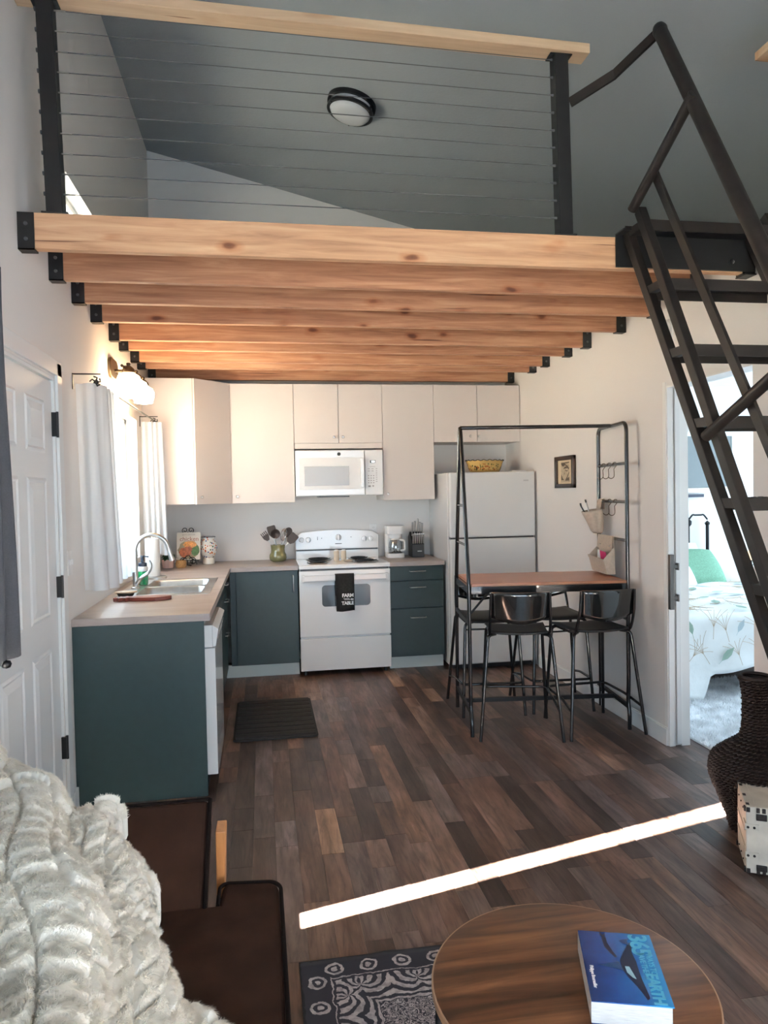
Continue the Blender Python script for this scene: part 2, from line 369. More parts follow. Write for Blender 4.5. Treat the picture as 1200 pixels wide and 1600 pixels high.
struct(MB().box(0, XE, YB, 0, -.12, -.008).obj('floor', M['subfloor']))
FLOOR = bpy.data.objects['floor']
KW = (-2.3, -.9, 1.06, 2.08)       # kitchen window
LW = (-2.765, -1.0, 2.72, 3.115)  # loft window
SW = (-5.5, -4.262, .74, 2.45)     # curtained window
ED = (-3.96, -3.08, 0, 2.05)       # entry door
wl = holed('x', -.16, 0, YB, 0, -.12, 4.55, [KW, LW, SW, ED]); struct(wl.obj('wall_left', M['wall']))
b = MB(); b.prism([(-.16, -.12), (XE+.1, -.12), (XE+.1, ceil_z(XE+.1)+.02), (-.16, ceil_z(-.16)+.02)], 'y', 0, .16)
struct(b.obj('wall_back', M['wall']))
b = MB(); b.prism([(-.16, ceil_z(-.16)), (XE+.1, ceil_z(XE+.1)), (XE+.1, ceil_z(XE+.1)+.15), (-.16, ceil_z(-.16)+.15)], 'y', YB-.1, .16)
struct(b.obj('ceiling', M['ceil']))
BD = (-3.505, -2.762, 0, 2.075)
struct(holed('x', W, W+WT, YB, 0, 0, 2.63, [BD]).obj('wall_right', M['wall']))
GD = (.15, 2.85, .05, 2.35); HW = (.9, 2.3, 2.65, 3.35)
fr = holed('y', YB-.12, YB, -.16, XE+.1, 0, 3.0, [GD])
fr2 = holed('y', YB-.12, YB, -.16, 2.3, 3.0, 3.95, [])
fr.add(fr2.v, fr2.f); fr.prism([(-.16, 3.95), (2.3, 3.95), (-.16, ceil_z(-.16))], 'y', YB-.12, YB)
fr.prism([(2.3, 3.0), (XE, 3.0), (2.3, 3.95)], 'y', YB-.12, YB)
struct(fr.obj('wall_front', M['wall']))
struct(holed('x', XE, XE+.1, YB, 0, 0, 3.0, [(-3.5, -.3, .3, 2.4)]).obj('wall_bedroom', M['wall']))
struct(MB().box(W+WT, XE, -4.2, -4.08, 0, 2.5).obj('wall_bedroom_front', M['wall']))  # partition added so the smaller bedroom stays bright and leaks no light
# loft deck over the joists and over the bedroom
struct(MB().box(0, W, -3.36, 0, 2.632, 2.662).obj('ceiling_loft_deck', M['palewood']))
struct(MB().box(W+.001, XE, YB, 0, 2.50, 2.66).obj('ceiling_bedroom', M['wall']))
# unseen tree shape added to keep the sun off kitchen and loft windows
b = MB().tube([(-12.2, -4.6, -.2), (-12.1, -4.7, 5), (-12, -4.9, 10)], [.28, .22, .12], 10)
struct(b.obj('exterior_tree_trunk', M['outside']))
random.seed(2); b = MB()
for k in range(150):
    a, e_, r_ = random.uniform(0, 6.28), random.uniform(-1.3, 1.3), random.uniform(.4, 1)
    b.lathe([(0, -.42), (.3, -.3), (.42, 0), (.3, .3), (0, .42)], (-12+1.4*r_*math.cos(a)*math.cos(e_), -4.75+1.25*r_*math.sin(a)*math.cos(e_), 10.7+2.1*r_*math.sin(e_)), 8)
struct(b.obj('exterior_tree_crown', mat('tree_crown', (.05, .09, .03), .9)))
struct(MB().box(-40, -.2, -40, 40, -.4, -.2).obj('exterior_ground', mat('outside_ground', (.34, .34, .30), .9)))

# ---- floor planks
random.seed(5)
big = []; rest = []
def plank_geo(x0, x1, y0, y1, z=0.0):
    e = .0003; c = .0009
    v = [(x0+e, y0+e, z-.009), (x1-e, y0+e, z-.009), (x1-e, y1-e, z-.009), (x0+e, y1-e, z-.009),
         (x0+e, y0+e, z-c*.5), (x1-e, y0+e, z-c*.5), (x1-e, y1-e, z-c*.5), (x0+e, y1-e, z-c*.5),
         (x0+e+c, y0+e+c, z), (x1-e-c, y0+e+c, z), (x1-e-c, y1-e-c, z), (x0+e+c, y1-e-c, z)]
    f = [(0, 1, 5, 4), (1, 2, 6, 5), (2, 3, 7, 6), (3, 0, 4, 7), (4, 5, 9, 8), (5, 6, 10, 9), (6, 7, 11, 10), (7, 4, 8, 11), (8, 9, 10, 11)]
    return v, f
PW = .0945
cands = []
ncol = int((W+.14)/PW)+1
for i in range(ncol):
    x0 = i*PW; x1 = min(x0+PW, W+.14)
    y = YB-.3-random.random()*.8
    while y < -.02:
        L = random.choice([.22, .35, .5, .7, .9, 1.1])*random.uniform(.85, 1.15)
        a, bb = max(y, YB+.002), min(y+L, -.002)
        if bb-a > .03:
            # visible region of the living / kitchen floor
            vis = (-5.4 < bb and a < -.5 and x1 > .60 and not (a > -3 and x1 < .62)) and not (x0 > 2.45 and a > -.75) and not (a > -.62)
            rd = random.random()
            (cands if vis else rest).append((x0, x1, a, bb, rd))
        y += L
def score(c):
    p = un  # noqa
    d = math.hypot((c[0]+c[1])/2-CAM[0], (c[2]+c[3])/2-CAM[1])
    return (c[3]-c[2])/d**3
cands.sort(key=score, reverse=True)
big = cands[:298]; rest += cands[298:]
# bedroom floor strips (joined)
for i in range(32):
    x0 = W+.14+i*PW; y = YB-.3-random.random()
    while y < -.02:
        L = random.choice([.5, .8, 1.1]); a, bb = max(y, YB+.002), min(y+L, -.002)
        if bb-a > .03: rest.append((x0, min(x0+PW, XE-.001), a, bb, random.random()))
        y += L
def set_rnd(me, vals):
    at = me.attributes.new('rnd', 'FLOAT', 'FACE'); at.data.foreach_set('value', vals)
for c in big:
    v, f = plank_geo(*c[:4]); me = bpy.data.meshes.new('plank'); me.from_pydata(v, [], f); me.materials.append(M['plank']); set_rnd(me, [c[4]]*9)
    o = bpy.data.objects.new('plank', me); C.objects.link(o); o.parent = FLOOR
V = []; F = []; RV = []
for c in rest:
    v, f = plank_geo(*c[:4]); n = len(V); V += v; F += [tuple(q+n for q in t) for t in f]; RV += [c[4]]*9
me = bpy.data.meshes.new('planks'); me.from_pydata(V, [], F); me.materials.append(M['plank']); set_rnd(me, RV)
o = bpy.data.objects.new('planks', me); C.objects.link(o); o.parent = FLOOR; o['kind'] = 'stuff'

# ---- baseboards, casings
b = MB().box(W-.014, W, BD[1], -.8, 0, .098); b.box(W-.010, W, BD[1], -.8, .098, .106); struct(b.obj('baseboard_right', M['trim'], bevel=.002))
struct(MB().box(W-.014, W, YB, BD[0], 0, .1).obj('baseboard_right.001', M['trim'], bevel=.002))
struct(MB().box(0, .014, -2.99, -2.915, 0, .1).obj('baseboard_left', M['trim'], bevel=.002))
struct(MB().box(3.36, XE, -.014, 0, 0, .1).obj('baseboard_back', M['trim'], bevel=.002))
# ---- windows
def window(name, y0, y1, z0, z1, x=-.13):
    b = MB(); t = .035
    b.box(x, x+.05, y0, y0+t, z0, z1).box(x, x+.05, y1-t, y1, z0, z1).box(x, x+.05, y0, y1, z0, z0+t).box(x, x+.05, y0, y1, z1-t, z1)
    if z1 < 3: b.box(x, x+.05, (y0+y1)/2-.015, (y0+y1)/2+.015, z0, z1)
    o = struct(b.obj(name, M['trim']))
    MB().box(x+.02, x+.024, y0+t, y1-t, z0+t, z1-t).obj('pane', M['glass'], o); return o
window('window_1', *KW); window('window_2', *LW)
o = window('window_3', *SW); 
struct(MB().box(-.10, .02, KW[0], KW[1], KW[2]-.02, KW[2]).obj('trim_1', M['trim'], bevel=.003))
b = MB(); t = .05
b.box(GD[0], GD[0]+t, YB-.08, YB-.02, .05, 2.35).box(GD[1]-t, GD[1], YB-.08, YB-.02, .05, 2.35).box(1.47, 1.53, YB-.08, YB-.02, .05, 2.35).box(GD[0], GD[1], YB-.08, YB-.02, 2.3, 2.35).box(GD[0], GD[1], YB-.08, YB-.02, .05, .12)
o = struct(b.obj('door_3', M['trim'])); MB().box(GD[0], GD[1], YB-.052, YB-.048, .1, 2.32).obj('pane', M['glass'], o)
b = MB().box(XE+.02, XE+.06, -3.5, -3.46, .3, 2.4).box(XE+.02, XE+.06, -.34, -.3, .3, 2.4).box(XE+.02, XE+.06, -1.92, -1.88, .3, 2.4).box(XE+.02, XE+.06, -3.5, -.3, .3, .34).box(XE+.02, XE+.06, -3.5, -.3, 2.36, 2.4)
o = struct(b.obj('window_6', M['trim'])); MB().box(XE+.038, XE+.042, -3.48, -.32, .32, 2.38).obj('pane', M['glass'], o)
# ---- entry door
b = MB(); X = -.012
b.box(-.055, X, ED[0]+.012, ED[1]-.0045, .01, ED[3]-.02)
door = struct(b.obj('door_1', M['door']))
def raised_panel(y0, y1, z0, z1):
    b = MB(); s = .028
    o_ = [(X+.0005, y0, z0), (X+.0005, y1, z0), (X+.0005, y1, z1), (X+.0005, y0, z1)]
    k = .012; e1 = [(X+.006, y0+k, z0+k), (X+.006, y1-k, z0+k), (X+.006, y1-k, z1-k), (X+.006, y0+k, z1-k)]
    k = .022; e2 = [(X+.001, y0+k, z0+k), (X+.001, y1-k, z0+k), (X+.001, y1-k, z1-k), (X+.001, y0+k, z1-k)]
    k = .055; e3 = [(X+.007, y0+k, z0+k), (X+.007, y1-k, z0+k), (X+.007, y1-k, z1-k), (X+.007, y0+k, z1-k)]
    v = o_+e1+e2+e3; f = []
    for r in range(3):
        for i in range(4): f.append((r*4+i, r*4+(i+1) % 4, (r+1)*4+(i+1) % 4, (r+1)*4+i))
    f.append((12, 13, 14, 15)); b.add(v, f); b.obj('panel', M['door'], door)
for (y0, y1) in ((-3.47, -3.21), (-3.84, -3.58)):
    raised_panel(y0, y1, 1.70, 1.93); raised_panel(y0, y1, .98, 1.59); raised_panel(y0, y1, .20, .84)
for z0, z1 in ((1.782, 1.891), (1.047, 1.143), (.302, .402)):
    b = MB().box(-.014, .010, -3.094, -3.076, z0, z1).tube([(.010, -3.08, z0-.004), (.010, -3.08, z1+.004)], .006, 8); b.obj('hinge', M['black'], door, smooth=40)
b = MB(); b.box(0, .014, -3.07, -3.0, 0, 2.12).box(0, .014, -4.03, -3.97, 0, 2.12).box(0, .014, -4.03, -3.0, 2.06, 2.13)
struct(b.obj('trim_2', M['door'], bevel=.003))
b = MB(); b.box(-.15, -.0006, -3.083, -3.074, 0, 2.049).box(-.15, -.0006, -3.97, -3.957, 0, 2.049).box(-.15, -.0006, -3.957, -3.083, 2.035, 2.049); struct(b.obj('trim_3', M['door']))
# ---- bedroom opening: casing, pocket door with pull
b = MB(); b.box(W-.004, W+.012, BD[1]-.002, BD[1]+.028, .0, 2.1)
b.box(W+.0, W+.035, BD[1]-.014, BD[1]-.001, 0, 2.075).box(W+.075, W+WT+.002, BD[1]-.014, BD[1]-.001, 0, 2.075)
b.box(W+.001, W+WT, BD[0], BD[1], 2.066, 2.078)
struct(b.obj('trim_4', M['trim']))
pd = struct(MB().box(W+.042, W+.072, BD[1]-.022, BD[1]-.0145, .012, 2.06).obj('door_2', M['door'], bevel=.002))
b = MB().box(W-.012, W+.012, -2.815, -2.79, .80, 1.115)
b.box(W-.0, W+.042, -2.81, -2.795, 1.035, 1.055).box(W-.0, W+.042, -2.81, -2.795, .855, .875)
b.box(W+.036, W+.044, -2.815, -2.785, 1.025, 1.065).box(W+.036, W+.044, -2.815, -2.785, .845, .885)
b.obj('door_handle', mat('gunmetal', (.16, .15, .14), .35, metal=.9), pd, bevel=.001)

# ---- switch plate, outlet, smoke detector
t = thing('light_switch', 'white light switch plate on the wall between entry door and white curtain', 'switch', (0, -2.9, 1.2))
MB().box(0, .006, -2.955, -2.875, 1.13, 1.25).obj('plate', M['plast'], t, bevel=.002)
for y in (-2.935, -2.895): MB().box(.006, .014, y-.006, y+.006, 1.18, 1.205).obj('toggle', M['plast'], t)
t = thing('wall_outlet', 'white double wall outlet behind the stove and coffee maker', 'outlet', (1.922, 0, 1.16))
MB().box(1.888, 1.956, -.006, 0, 1.10, 1.215).obj('plate', M['plast'], t, bevel=.002)
for z in (1.135, 1.18):
    MB().lathe([(.015, -.008), (.015, -.005)], (1.922, 0, z), 16, 'y').obj('socket', M['plast'], t)
    MB().box(1.915, 1.917, -.0092, -.008, z-.004, z+.006).box(1.927, 1.929, -.0092, -.008, z-.004, z+.006).obj('slot', M['dark'], t)
t = thing('smoke_detector', 'round white smoke detector on the right wall below the loft beams', 'smoke detector', (W, -2.78, 2.38))
MB().lathe([(.070, 0), (.070, -.012), (.066, -.014), (.064, -.03), (.05, -.038), (0, -.038)], (W, -2.78, 2.38), 32, 'x').obj('body', M['plast'], t, smooth=35)
b = MB()
for k in range(5):
    a = k*1.2566; b.obox((W-.039, -2.78+.03*math.cos(a), 2.38+.03*math.sin(a)), (.003, .004, .02), Matrix.Rotation(a, 3, 'X'))
b.obj('vent', mat('grey_slot', (.35, .33, .31), .6), t)

# ------------------------------------------------------------------ loft joists
JY = [-3.52, -3.105, -2.715, -2.31, -1.825, -1.51, -1.085, -.80, -.26]
ORD = ['frontmost pale timber loft joist under the guard posts', 'second timber loft joist back from the open edge', 'third timber loft joist back from the open edge',
       'fourth timber loft joist back from the open edge', 'fifth timber loft joist back, middle of the row', 'sixth timber loft joist back from the open edge, lit orange',
       'seventh timber loft joist back from the open edge, lit orange', 'eighth timber loft joist, second from the cabinets', 'last timber loft joist directly above the white wall cabinets']
JZ, JH, JT = 2.487, .142, .04
for k, y in enumerate(JY):
    t = thing('loft_joist', ORD[k], 'beam', (W/2, y, JZ), 'loft joists')
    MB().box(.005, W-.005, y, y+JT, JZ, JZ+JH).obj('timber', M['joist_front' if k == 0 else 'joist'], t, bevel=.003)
    for s in (0, 1):
        b = MB(); x0, x1 = (0, .062) if s == 0 else (W-.062, W)
        b.box(x0, x1, y-.006, y-.0005, JZ-.006, JZ+JH-.002).box(x0, x1, y-.006, y+JT+.006, JZ-.006, JZ-.0005).box(x0, x1, y+JT+.0005, y+JT+.006, JZ-.006, JZ+JH-.002)
        br = b.obj('hanger_bracket', M['black'], t)
        for z in (JZ+.035, JZ+.095):
            MB().lathe([(.007, -.012), (.008, -.006)], ((x0+x1)/2, y, z), 8, 'y').obj('bolt', M['cable'], br)

# ------------------------------------------------------------------ loft guard rail
t = thing('loft_guardrail', 'black steel guard rail with wooden cap and thin cables at the loft edge', 'railing', (1.2, -3.48, 2.66))
PY = -3.49
def post(xb, xt, w_, zt):
    b = MB(); h = w_/2; v = []
    for x, z in ((xb, 2.632), (xt, zt)):
        v += [(x-h, PY-h, z), (x+h, PY-h, z), (x+h, PY+h, z), (x-h, PY+h, z)]
    b.add(v, [(0, 3, 2, 1), (4, 5, 6, 7), (0, 1, 5, 4), (1, 2, 6, 5), (2, 3, 7, 6), (3, 0, 4, 7)])
    b.box(xb-h-.02, xb+h+.02, PY-.028, PY+h+.02, 2.629, 2.638); b.box(xt-h-.02, xt+h+.02, PY-h, PY+h, zt-.006, zt)
    return b.obj('post', M['black'], t, bevel=.002)
XL0, XL1, XR0, XR1 = .138, .120, 2.287, 2.272
post(XL0, XL1, .062, 3.465); post(XR0, XR1, .062, 3.425)
b = MB(); v = []
for x, z in ((.002, 3.470), (2.40, 3.427)):
    v += [(x, PY-.045, z), (x, PY+.045, z), (x, PY+.045, z+.042), (x, PY-.045, z+.042)]
b.add(v, [(0, 1, 2, 3), (4, 7, 6, 5), (0, 4, 5, 1), (1, 5, 6, 2), (2, 6, 7, 3), (3, 7, 4, 0)])
b.obj('top_rail', M['rail'], t, bevel=.003)
for k in range(10):
    za = 3.438-k*.0803; zb = 3.410-.0775*k; f = (za-2.632)/.833
    xl = XL0+(XL1-XL0)*f
    c = MB().tube([(xl-.03, PY, za), (XR0+.03, PY, zb-.002)], .0019, 6).obj('cable', M['cable'], t)
    MB().lathe([(0, -.012), (.008, -.010), (.009, 0), (.004, .004)], (xl-.033, PY, za), 8, 'x').obj('end_nut', M['cable'], c, smooth=40)
    MB().tube([(xl+.031, PY, za), (xl+.075, PY, za-.0003)], .0035, 6).obj('cable_fitting', M['steel'], c, smooth=40)
    MB().lathe([(.002, -.03), (.006, -.008), (.006, 0)], (XR0-.034, PY, zb), 8, 'x').obj('cable_fitting', M['cable'], c, smooth=40)
# second rail, over the bedroom side
t2 = thing('loft_side_rail', 'short end of a wooden rail at the upper right edge', 'railing', (W+.04, -5.5, 2.66))
MB().box(W+.0, W+.09, YB+.01, -3.53, 3.457, 3.495).obj('top_rail', M['rail'], t2, bevel=.003)
for y in (-4.9, -6.3, -7.6): MB().box(W+.015, W+.075, y-.03, y+.03, 2.66, 3.457).obj('post', M['black'], t2)

# ceiling light
def ceil_light():
    cx, cy = 1.578, -1.705; cz = ceil_z(cx)
    n = Vector((-.2427, 0, -1)).normalized(); x = Vector((1, 0, -.2427)).normalized(); y = n.cross(x)
    m = Matrix(((x.x, y.x, n.x, cx), (x.y, y.y, n.y, cy), (x.z, y.z, n.z, cz), (0, 0, 0, 1)))
    t = thing('ceiling_light', 'round flush ceiling light with two black rings on the sloped loft ceiling', 'ceiling light', (cx, cy, cz))
    MB().lathe([(.138, .002), (.138, .07), (.125, .088), (.08, .098), (0, .10)], n=36).xf(m).obj('diffuser', M['lens'], t, smooth=50)
    for z0, z1, r in ((0, .028, .165), (.052, .072, .158)):
        MB().lathe([(r-.02, z0), (r, z0), (r, z1), (r-.02, z1), (r-.02, z0)], n=40, cap=False).xf(m).obj('ring', M['black'], t, smooth=40)
    for k in range(3):
        a = k*2.094+.6; MB().box(.145, .155, -.005, .005, .02, .078).xf(m @ Matrix.Rotation(a, 4, 'Z')).obj('clip', M['black'], t)
ceil_light()

# ------------------------------------------------------------------ ship stairs
XS = 2.55; XS2 = 3.155
t = thing('loft_stairs', 'steep black steel ship stairs climbing to the loft beside the bedroom door', 'staircase', (2.85, -4.3, 0))
def lineA(z): return -3.54+(z-2.647)/1.825
def lineB(z): return -3.679+(z-2.644)/1.917
def railC(z): return -3.79+(z-2.77)/1.735
for xs, nm in ((XS, 'stringer'), (XS2, 'stringer')):
    for ln, zt in ((lineA, 2.66), (lineB, 2.70)):
        MB().bar((xs+.018, ln(.02), .02), (xs+.018, ln(zt), zt), .036, .042).obj(nm, M['stair'], t, bevel=.003)
for k, z in enumerate([2.647, 2.352, 2.052, 1.757, 1.455, 1.165, .87, .58, .29]):
    ya, yb = lineA(z), lineB(z)
    b = MB().box(XS+.036, XS2, yb-.012, ya+.02, z-.006, z).box(XS+.036, XS2, yb-.016, yb-.012, z-.045, z).box(XS+.036, XS2, ya+.02, ya+.024, z-.045, z)
    if k: 
        tr = b.obj('tread', M['stair'], t)
        g = MB()
        for i in range(13):
            for j in range(2): g.lathe([(.012, z-.0005), (.009, z+.003), (.009, z)], (XS+.08+i*.042, ya-.02-j*.06-(i % 2)*.02, 0), 8)
        g.obj('grip', M['stair'], tr)
    else: b.obj('tread', M['stair'], t)
    MB().box(XS+.004, XS+.034, yb, ya, z-.035, z).obj('rung', M['stair'], t)
    MB().box(XS2, XS2+.03, yb, ya, z-.035, z).obj('rung', M['stair'], t)
MB().bar((XS+.018, railC(.9), .9), (XS+.018, railC(2.80), 2.80), .014, .036).obj('guard_bar', M['stair'], t)
def D(z): return -3.833+(z-3.34)/1.79
MB().tube([(XS+.015, D(3.365), 3.365), (XS+.015, D(.95), .95)], .0275, 16).obj('handrail', M['stair'], t, smooth=40)
def ptx(px, py, x): q = un(px, py, 'x', x); return (q[0], q[1], q[2])
for (a, c) in (((988, 328), (1084, 146)), ((1103, 682), (1262, 540))):
    MB().tube([ptx(*a, XS-.012), ptx(*c, XS+.004)], .021, 14).obj('handrail_strut', M['stair'], t, smooth=40)
P0 = (2.318, -3.50, 3.222); P2 = (XS+.01, -3.83, 3.352); P1 = (2.47, -3.62, 3.29)
MB().bar(P0, P1, .042, .012, (0, 0, 1)).bar(P1, P2, .042, .012, (0, 0, 1)).obj('handrail_brace', M['stair'], t)
MB().lathe([(.028, -.02), (.030, 0), (.024, .018), (.010, .026), (0, .028)], (0, 0, 0), 16).xf(Matrix.Translation((XS+.015, -3.822, 3.36)) @ Matrix.Rotation(R(-25), 4, 'X')).obj('rail_cap', M['black'], t, smooth=40)
b = MB().box(2.515, W-.004, -3.534, -3.5265, 2.492, 2.64); b.box(2.515, W-.004, -3.60, -3.5265, 2.634, 2.64)
b.obj('mounting_plate', M['black'], t)
MB().lathe([(.012, -.014), (.012, 0)], (3.08, -3.534, 2.53), 6, 'y').obj('bolt', M['chrome'], t)
MB().box(3.15, 3.205, -3.545, -3.47, 2.474, 2.48).obj('foot_plate', M['black'], t)

# ------------------------------------------------------------------ wall cabinets
UZ0, UZ1, UD = 1.435, 2.436, -.38
def knob(x, y, z, parent, nrm=(0, -1, 0)):
    n = Vector(nrm).normalized(); up = Vector((0, 0, 1)); s = up.cross(n)
    m = Matrix(((s.x, up.x, n.x, x), (s.y, up.y, n.y, y), (s.z, up.z, n.z, z), (0, 0, 0, 1)))
    return MB().lathe([(.005, 0), (.004, .010), (.010, .014), (.012, .020), (.009, .026), (0, .027)], n=14).xf(m).obj('knob', M['steel'], parent, smooth=50)
def wall_cab(label, x0, x1, z0, doors, kn):
    t = thing('wall_cabinet', label, 'cabinet', ((x0+x1)/2, -.19, z0), 'white wall cabinets')
    MB().box(x0+.001, x1-.001, UD, -.002, z0, UZ1).obj('cabinet_body', M['cab'], t)
    wd = (x1-x0)/doors
    for i in range(doors):
        d = MB().box(x0+i*wd+.002, x0+(i+1)*wd-.002, UD-.020, UD-.0005, z0-.002, UZ1-.002).obj('door', M['cab'], t, bevel=.0015)
        knob(kn[i][0], UD-.020, kn[i][1], d)
    return t
t = thing('corner_wall_cabinet', 'cream corner wall cabinet with angled door beside the white curtain', 'cabinet', (.3, -.3, UZ0), 'white wall cabinets')
MB().prism([(.001, -.002), (.658, -.002), (.658, -.385), (.388, -.655), (.001, -.655)], 'z', UZ0, UZ1).obj('cabinet_body', M['cab'], t)
nx = Vector((.27, -.27, 0)).normalized(); nx = Vector((1, -1, 0)).normalized()
p0 = Vector((.392, -.657, 0)); p1 = Vector((.656, -.393, 0)); off = nx*.02
v = []
for z in (UZ0-.002, UZ1-.002): v += [(*(p0).xy, z), (*(p1).xy, z), (*(p1+off).xy, z), (*(p0+off).xy, z)]
d = MB().add(v, [(0, 1, 2, 3), (7, 6, 5, 4), (0, 4, 5, 1), (1, 5, 6, 2), (2, 6, 7, 3), (3, 7, 4, 0)]).obj('door', M['cab'], t, bevel=.001)
q = p0+(p1-p0)*.12+off; knob(q.x, q.y, UZ0+.055, d, nx)
XR = 1.1976
wall_cab('wide single-door cream wall cabinet left of the microwave', .66, XR, UZ0, 1, [(.715, 1.489)])
wall_cab('short two-door cream wall cabinet directly above the microwave', XR, XR+.762, 1.934, 2, [(1.537, 1.983), (1.614, 1.983)])
wall_cab('tall single-door cream wall cabinet right of the microwave', XR+.762, XR+1.219, UZ0, 1, [(1.998, 1.489)])
wall_cab('short two-door cream wall cabinet above the refrigerator', XR+1.219, W-.004, 1.934, 2, [(2.745, 1.983), (2.822, 1.983)])
MB().box(XR+.003, XR+.759, UD-.012, UD+.02, 1.885, 1.930).obj('filler_strip', M['cab'], label='narrow cream filler strip between microwave and the cabinet above it', category='panel')

# ------------------------------------------------------------------ microwave
t = thing('microwave', 'white over-the-range microwave with grey window above the stove', 'microwave', (1.57, -.2, 1.475))
x0, x1, z0, z1, yf = 1.203, 1.955, 1.478, 1.872, -.405
MB().box(x0, x1, yf+.015, -.003, z0, z1).obj('body', M['appl'], t, bevel=.004)
xc = x1-.158
d = MB().box(x0, xc-.002, yf-.022, yf+.014, z0+.004, z1-.002).obj('door', M['appl'], t, bevel=.006)
b = MB(); 
for (a0, a1, c0, c1) in ((x0+.03, xc-.03, z0+.056, z1-.066),):
    b.box(a0, a1, yf-.0245, yf-.022, c0, c1)
f = b.obj('door_frame', M['plast'], d, bevel=.001)
MB().box(x0+.075, x0+.455, yf-.027, yf-.0246, z0+.09, z1-.14).obj('window', M['mwglass'], d, bevel=.0008)
MB().box(xc-.042, xc-.010, yf-.056, yf-.035, z0+.07, z1-.07).box(xc-.036, xc-.016, yf-.036, yf-.022, z0+.08, z0+.11).box(xc-.036, xc-.016, yf-.036, yf-.022, z1-.11, z1-.08).obj('handle', M['appl'], d, bevel=.006)
cp = MB().box(xc+.002, x1, yf-.022, yf+.014, z0+.004, z1-.002).obj('control_panel', M['appl'], t, bevel=.006)
MB().box(xc+.045, xc+.092, yf-.0235, yf-.022, z1-.115, z1-.092).obj('display', M['dark'], cp)
MB().box(xc+.056, xc+.086, yf-.0242, yf-.0236, z1-.110, z1-.097).obj('digits', mat('lit_digits', (.8, .9, .9), .5, emit=1.5), cp)
b = MB()
for r in range(4):
    for c in range(3): b.box(xc+.025+c*.022, xc+.036+c*.022, yf-.0232, yf-.022, z0+.165-r*.020, z0+.172-r*.020)
for r in range(7): b.box(xc+.094, xc+.106, yf-.0232, yf-.022, z0+.225-r*.018, z0+.230-r*.018)
for r in range(2):
    for c in range(2): b.box(xc+.024+c*.032, xc+.043+c*.032, yf-.0232, yf-.022, z0+.225-r*.018, z0+.230-r*.018)
b.box(xc+.026, xc+.048, yf-.0232, yf-.022, z0+.072, z0+.086).box(xc+.062, xc+.076, yf-.0232, yf-.022, z0+.075, z0+.086)
b.box(xc+.04, xc+.09, yf-.0232, yf-.022, z0+.245, z0+.248)
b.obj('buttons', mat('grey_print', (.30, .28, .27), .6), cp)
MB().lathe([(.015, -.0235), (.015, -.022)], (1.575, yf, z1-.036), 24, 'y').obj('badge', M['ink'], d)
MB().lathe([(.012, -.0242), (.012, -.0235), (.010, -.0235), (.010, -.0242)], (1.575, yf, z1-.036), 20, 'y', cap=False).obj('badge_ring', mat('badge_silver', (.4, .38, .36), .4, metal=.8), d)
MB().box(x0+.2, x0+.46, yf+.02, -.1, z0-.010, z0).obj('vent', M['dark'], t)

# ------------------------------------------------------------------ stove
t = thing('stove', 'white freestanding electric stove with coil burners under the microwave', 'stove', (1.58, -.35, 0))
x0, x1 = XR+.004, XR+.758; yf = -.655
MB().box(x0+.005, x1-.005, yf+.005, -.03, .045, .885).obj('body', M['appl'], t)
for x in (x0+.04, x1-.04): MB().lathe([(.015, 0), (.015, .045)], (x, yf+.05, 0), 10).obj('foot', M['dark'], t)
MB().box(x0, x1, yf-.022, yf+.004, .045, .310).obj('storage_drawer', M['appl'], t, bevel=.005)
d = MB().box(x0, x1, yf-.026, yf+.004, .325, .868).obj('oven_door', M['appl'], t, bevel=.005)
def rrect(x0, x1, z0, z1, r, n=5):
    P = []
    for cx, cz, a in ((x1-r, z0+r, -90), (x1-r, z1-r, 0), (x0+r, z1-r, 90), (x0+r, z0+r, 180)):
        for k in range(n+1): q = R(a+90*k/n); P.append((cx+r*math.cos(q), cz+r*math.sin(q)))
    return P
MB().prism(rrect(1.385, 1.785, .572, .748, .028), 'y', yf-.0285, yf-.0262).obj('oven_window', M['ovenglass'], d)
MB().box(x0+.035, x1-.035, yf-.064, yf-.040, .785, .833).box(x0+.02, x0+.045, yf-.060, yf-.026, .78, .838).box(x1-.045, x1-.02, yf-.060, yf-.026, .78, .838).obj('handle', M['appl'], d, bevel=.006)
MB().box(x0+.01, x1-.01, yf-.012, yf+.02, .868, .886).obj('gap_trim', M['dark'], t)
b = MB(); b.prism([(yf-.028, .884), (yf-.028, .905), (yf-.018, .916), (-.09, .916), (-.03, .916), (-.03, .884)], 'x', x0-.001, x1+.001)
b.obj('cooktop', M['appl'], t, bevel=.004)
for bx, by, r in ((x0+.20, -.20, .105), (x0+.17, -.47, .083), (x1-.20, -.20, .083), (x1-.18, -.47, .105)):
    dp = MB().lathe([(r*1.12, .918), (r*1.08, .9215), (r*.98, .918), (.02, .9165), (0, .9165)], (bx, by, 0), 30).obj('burner', M['drip'], t, smooth=50)
    pts = [(bx+(.018+(r-.024)*k/96)*math.cos(k*.21*1.25), by+(.018+(r-.024)*k/96)*math.sin(k*.21*1.25), .9275) for k in range(97)]
    MB().tube(pts, .0048, 6).obj('coil', M['coil'], dp, smooth=50)
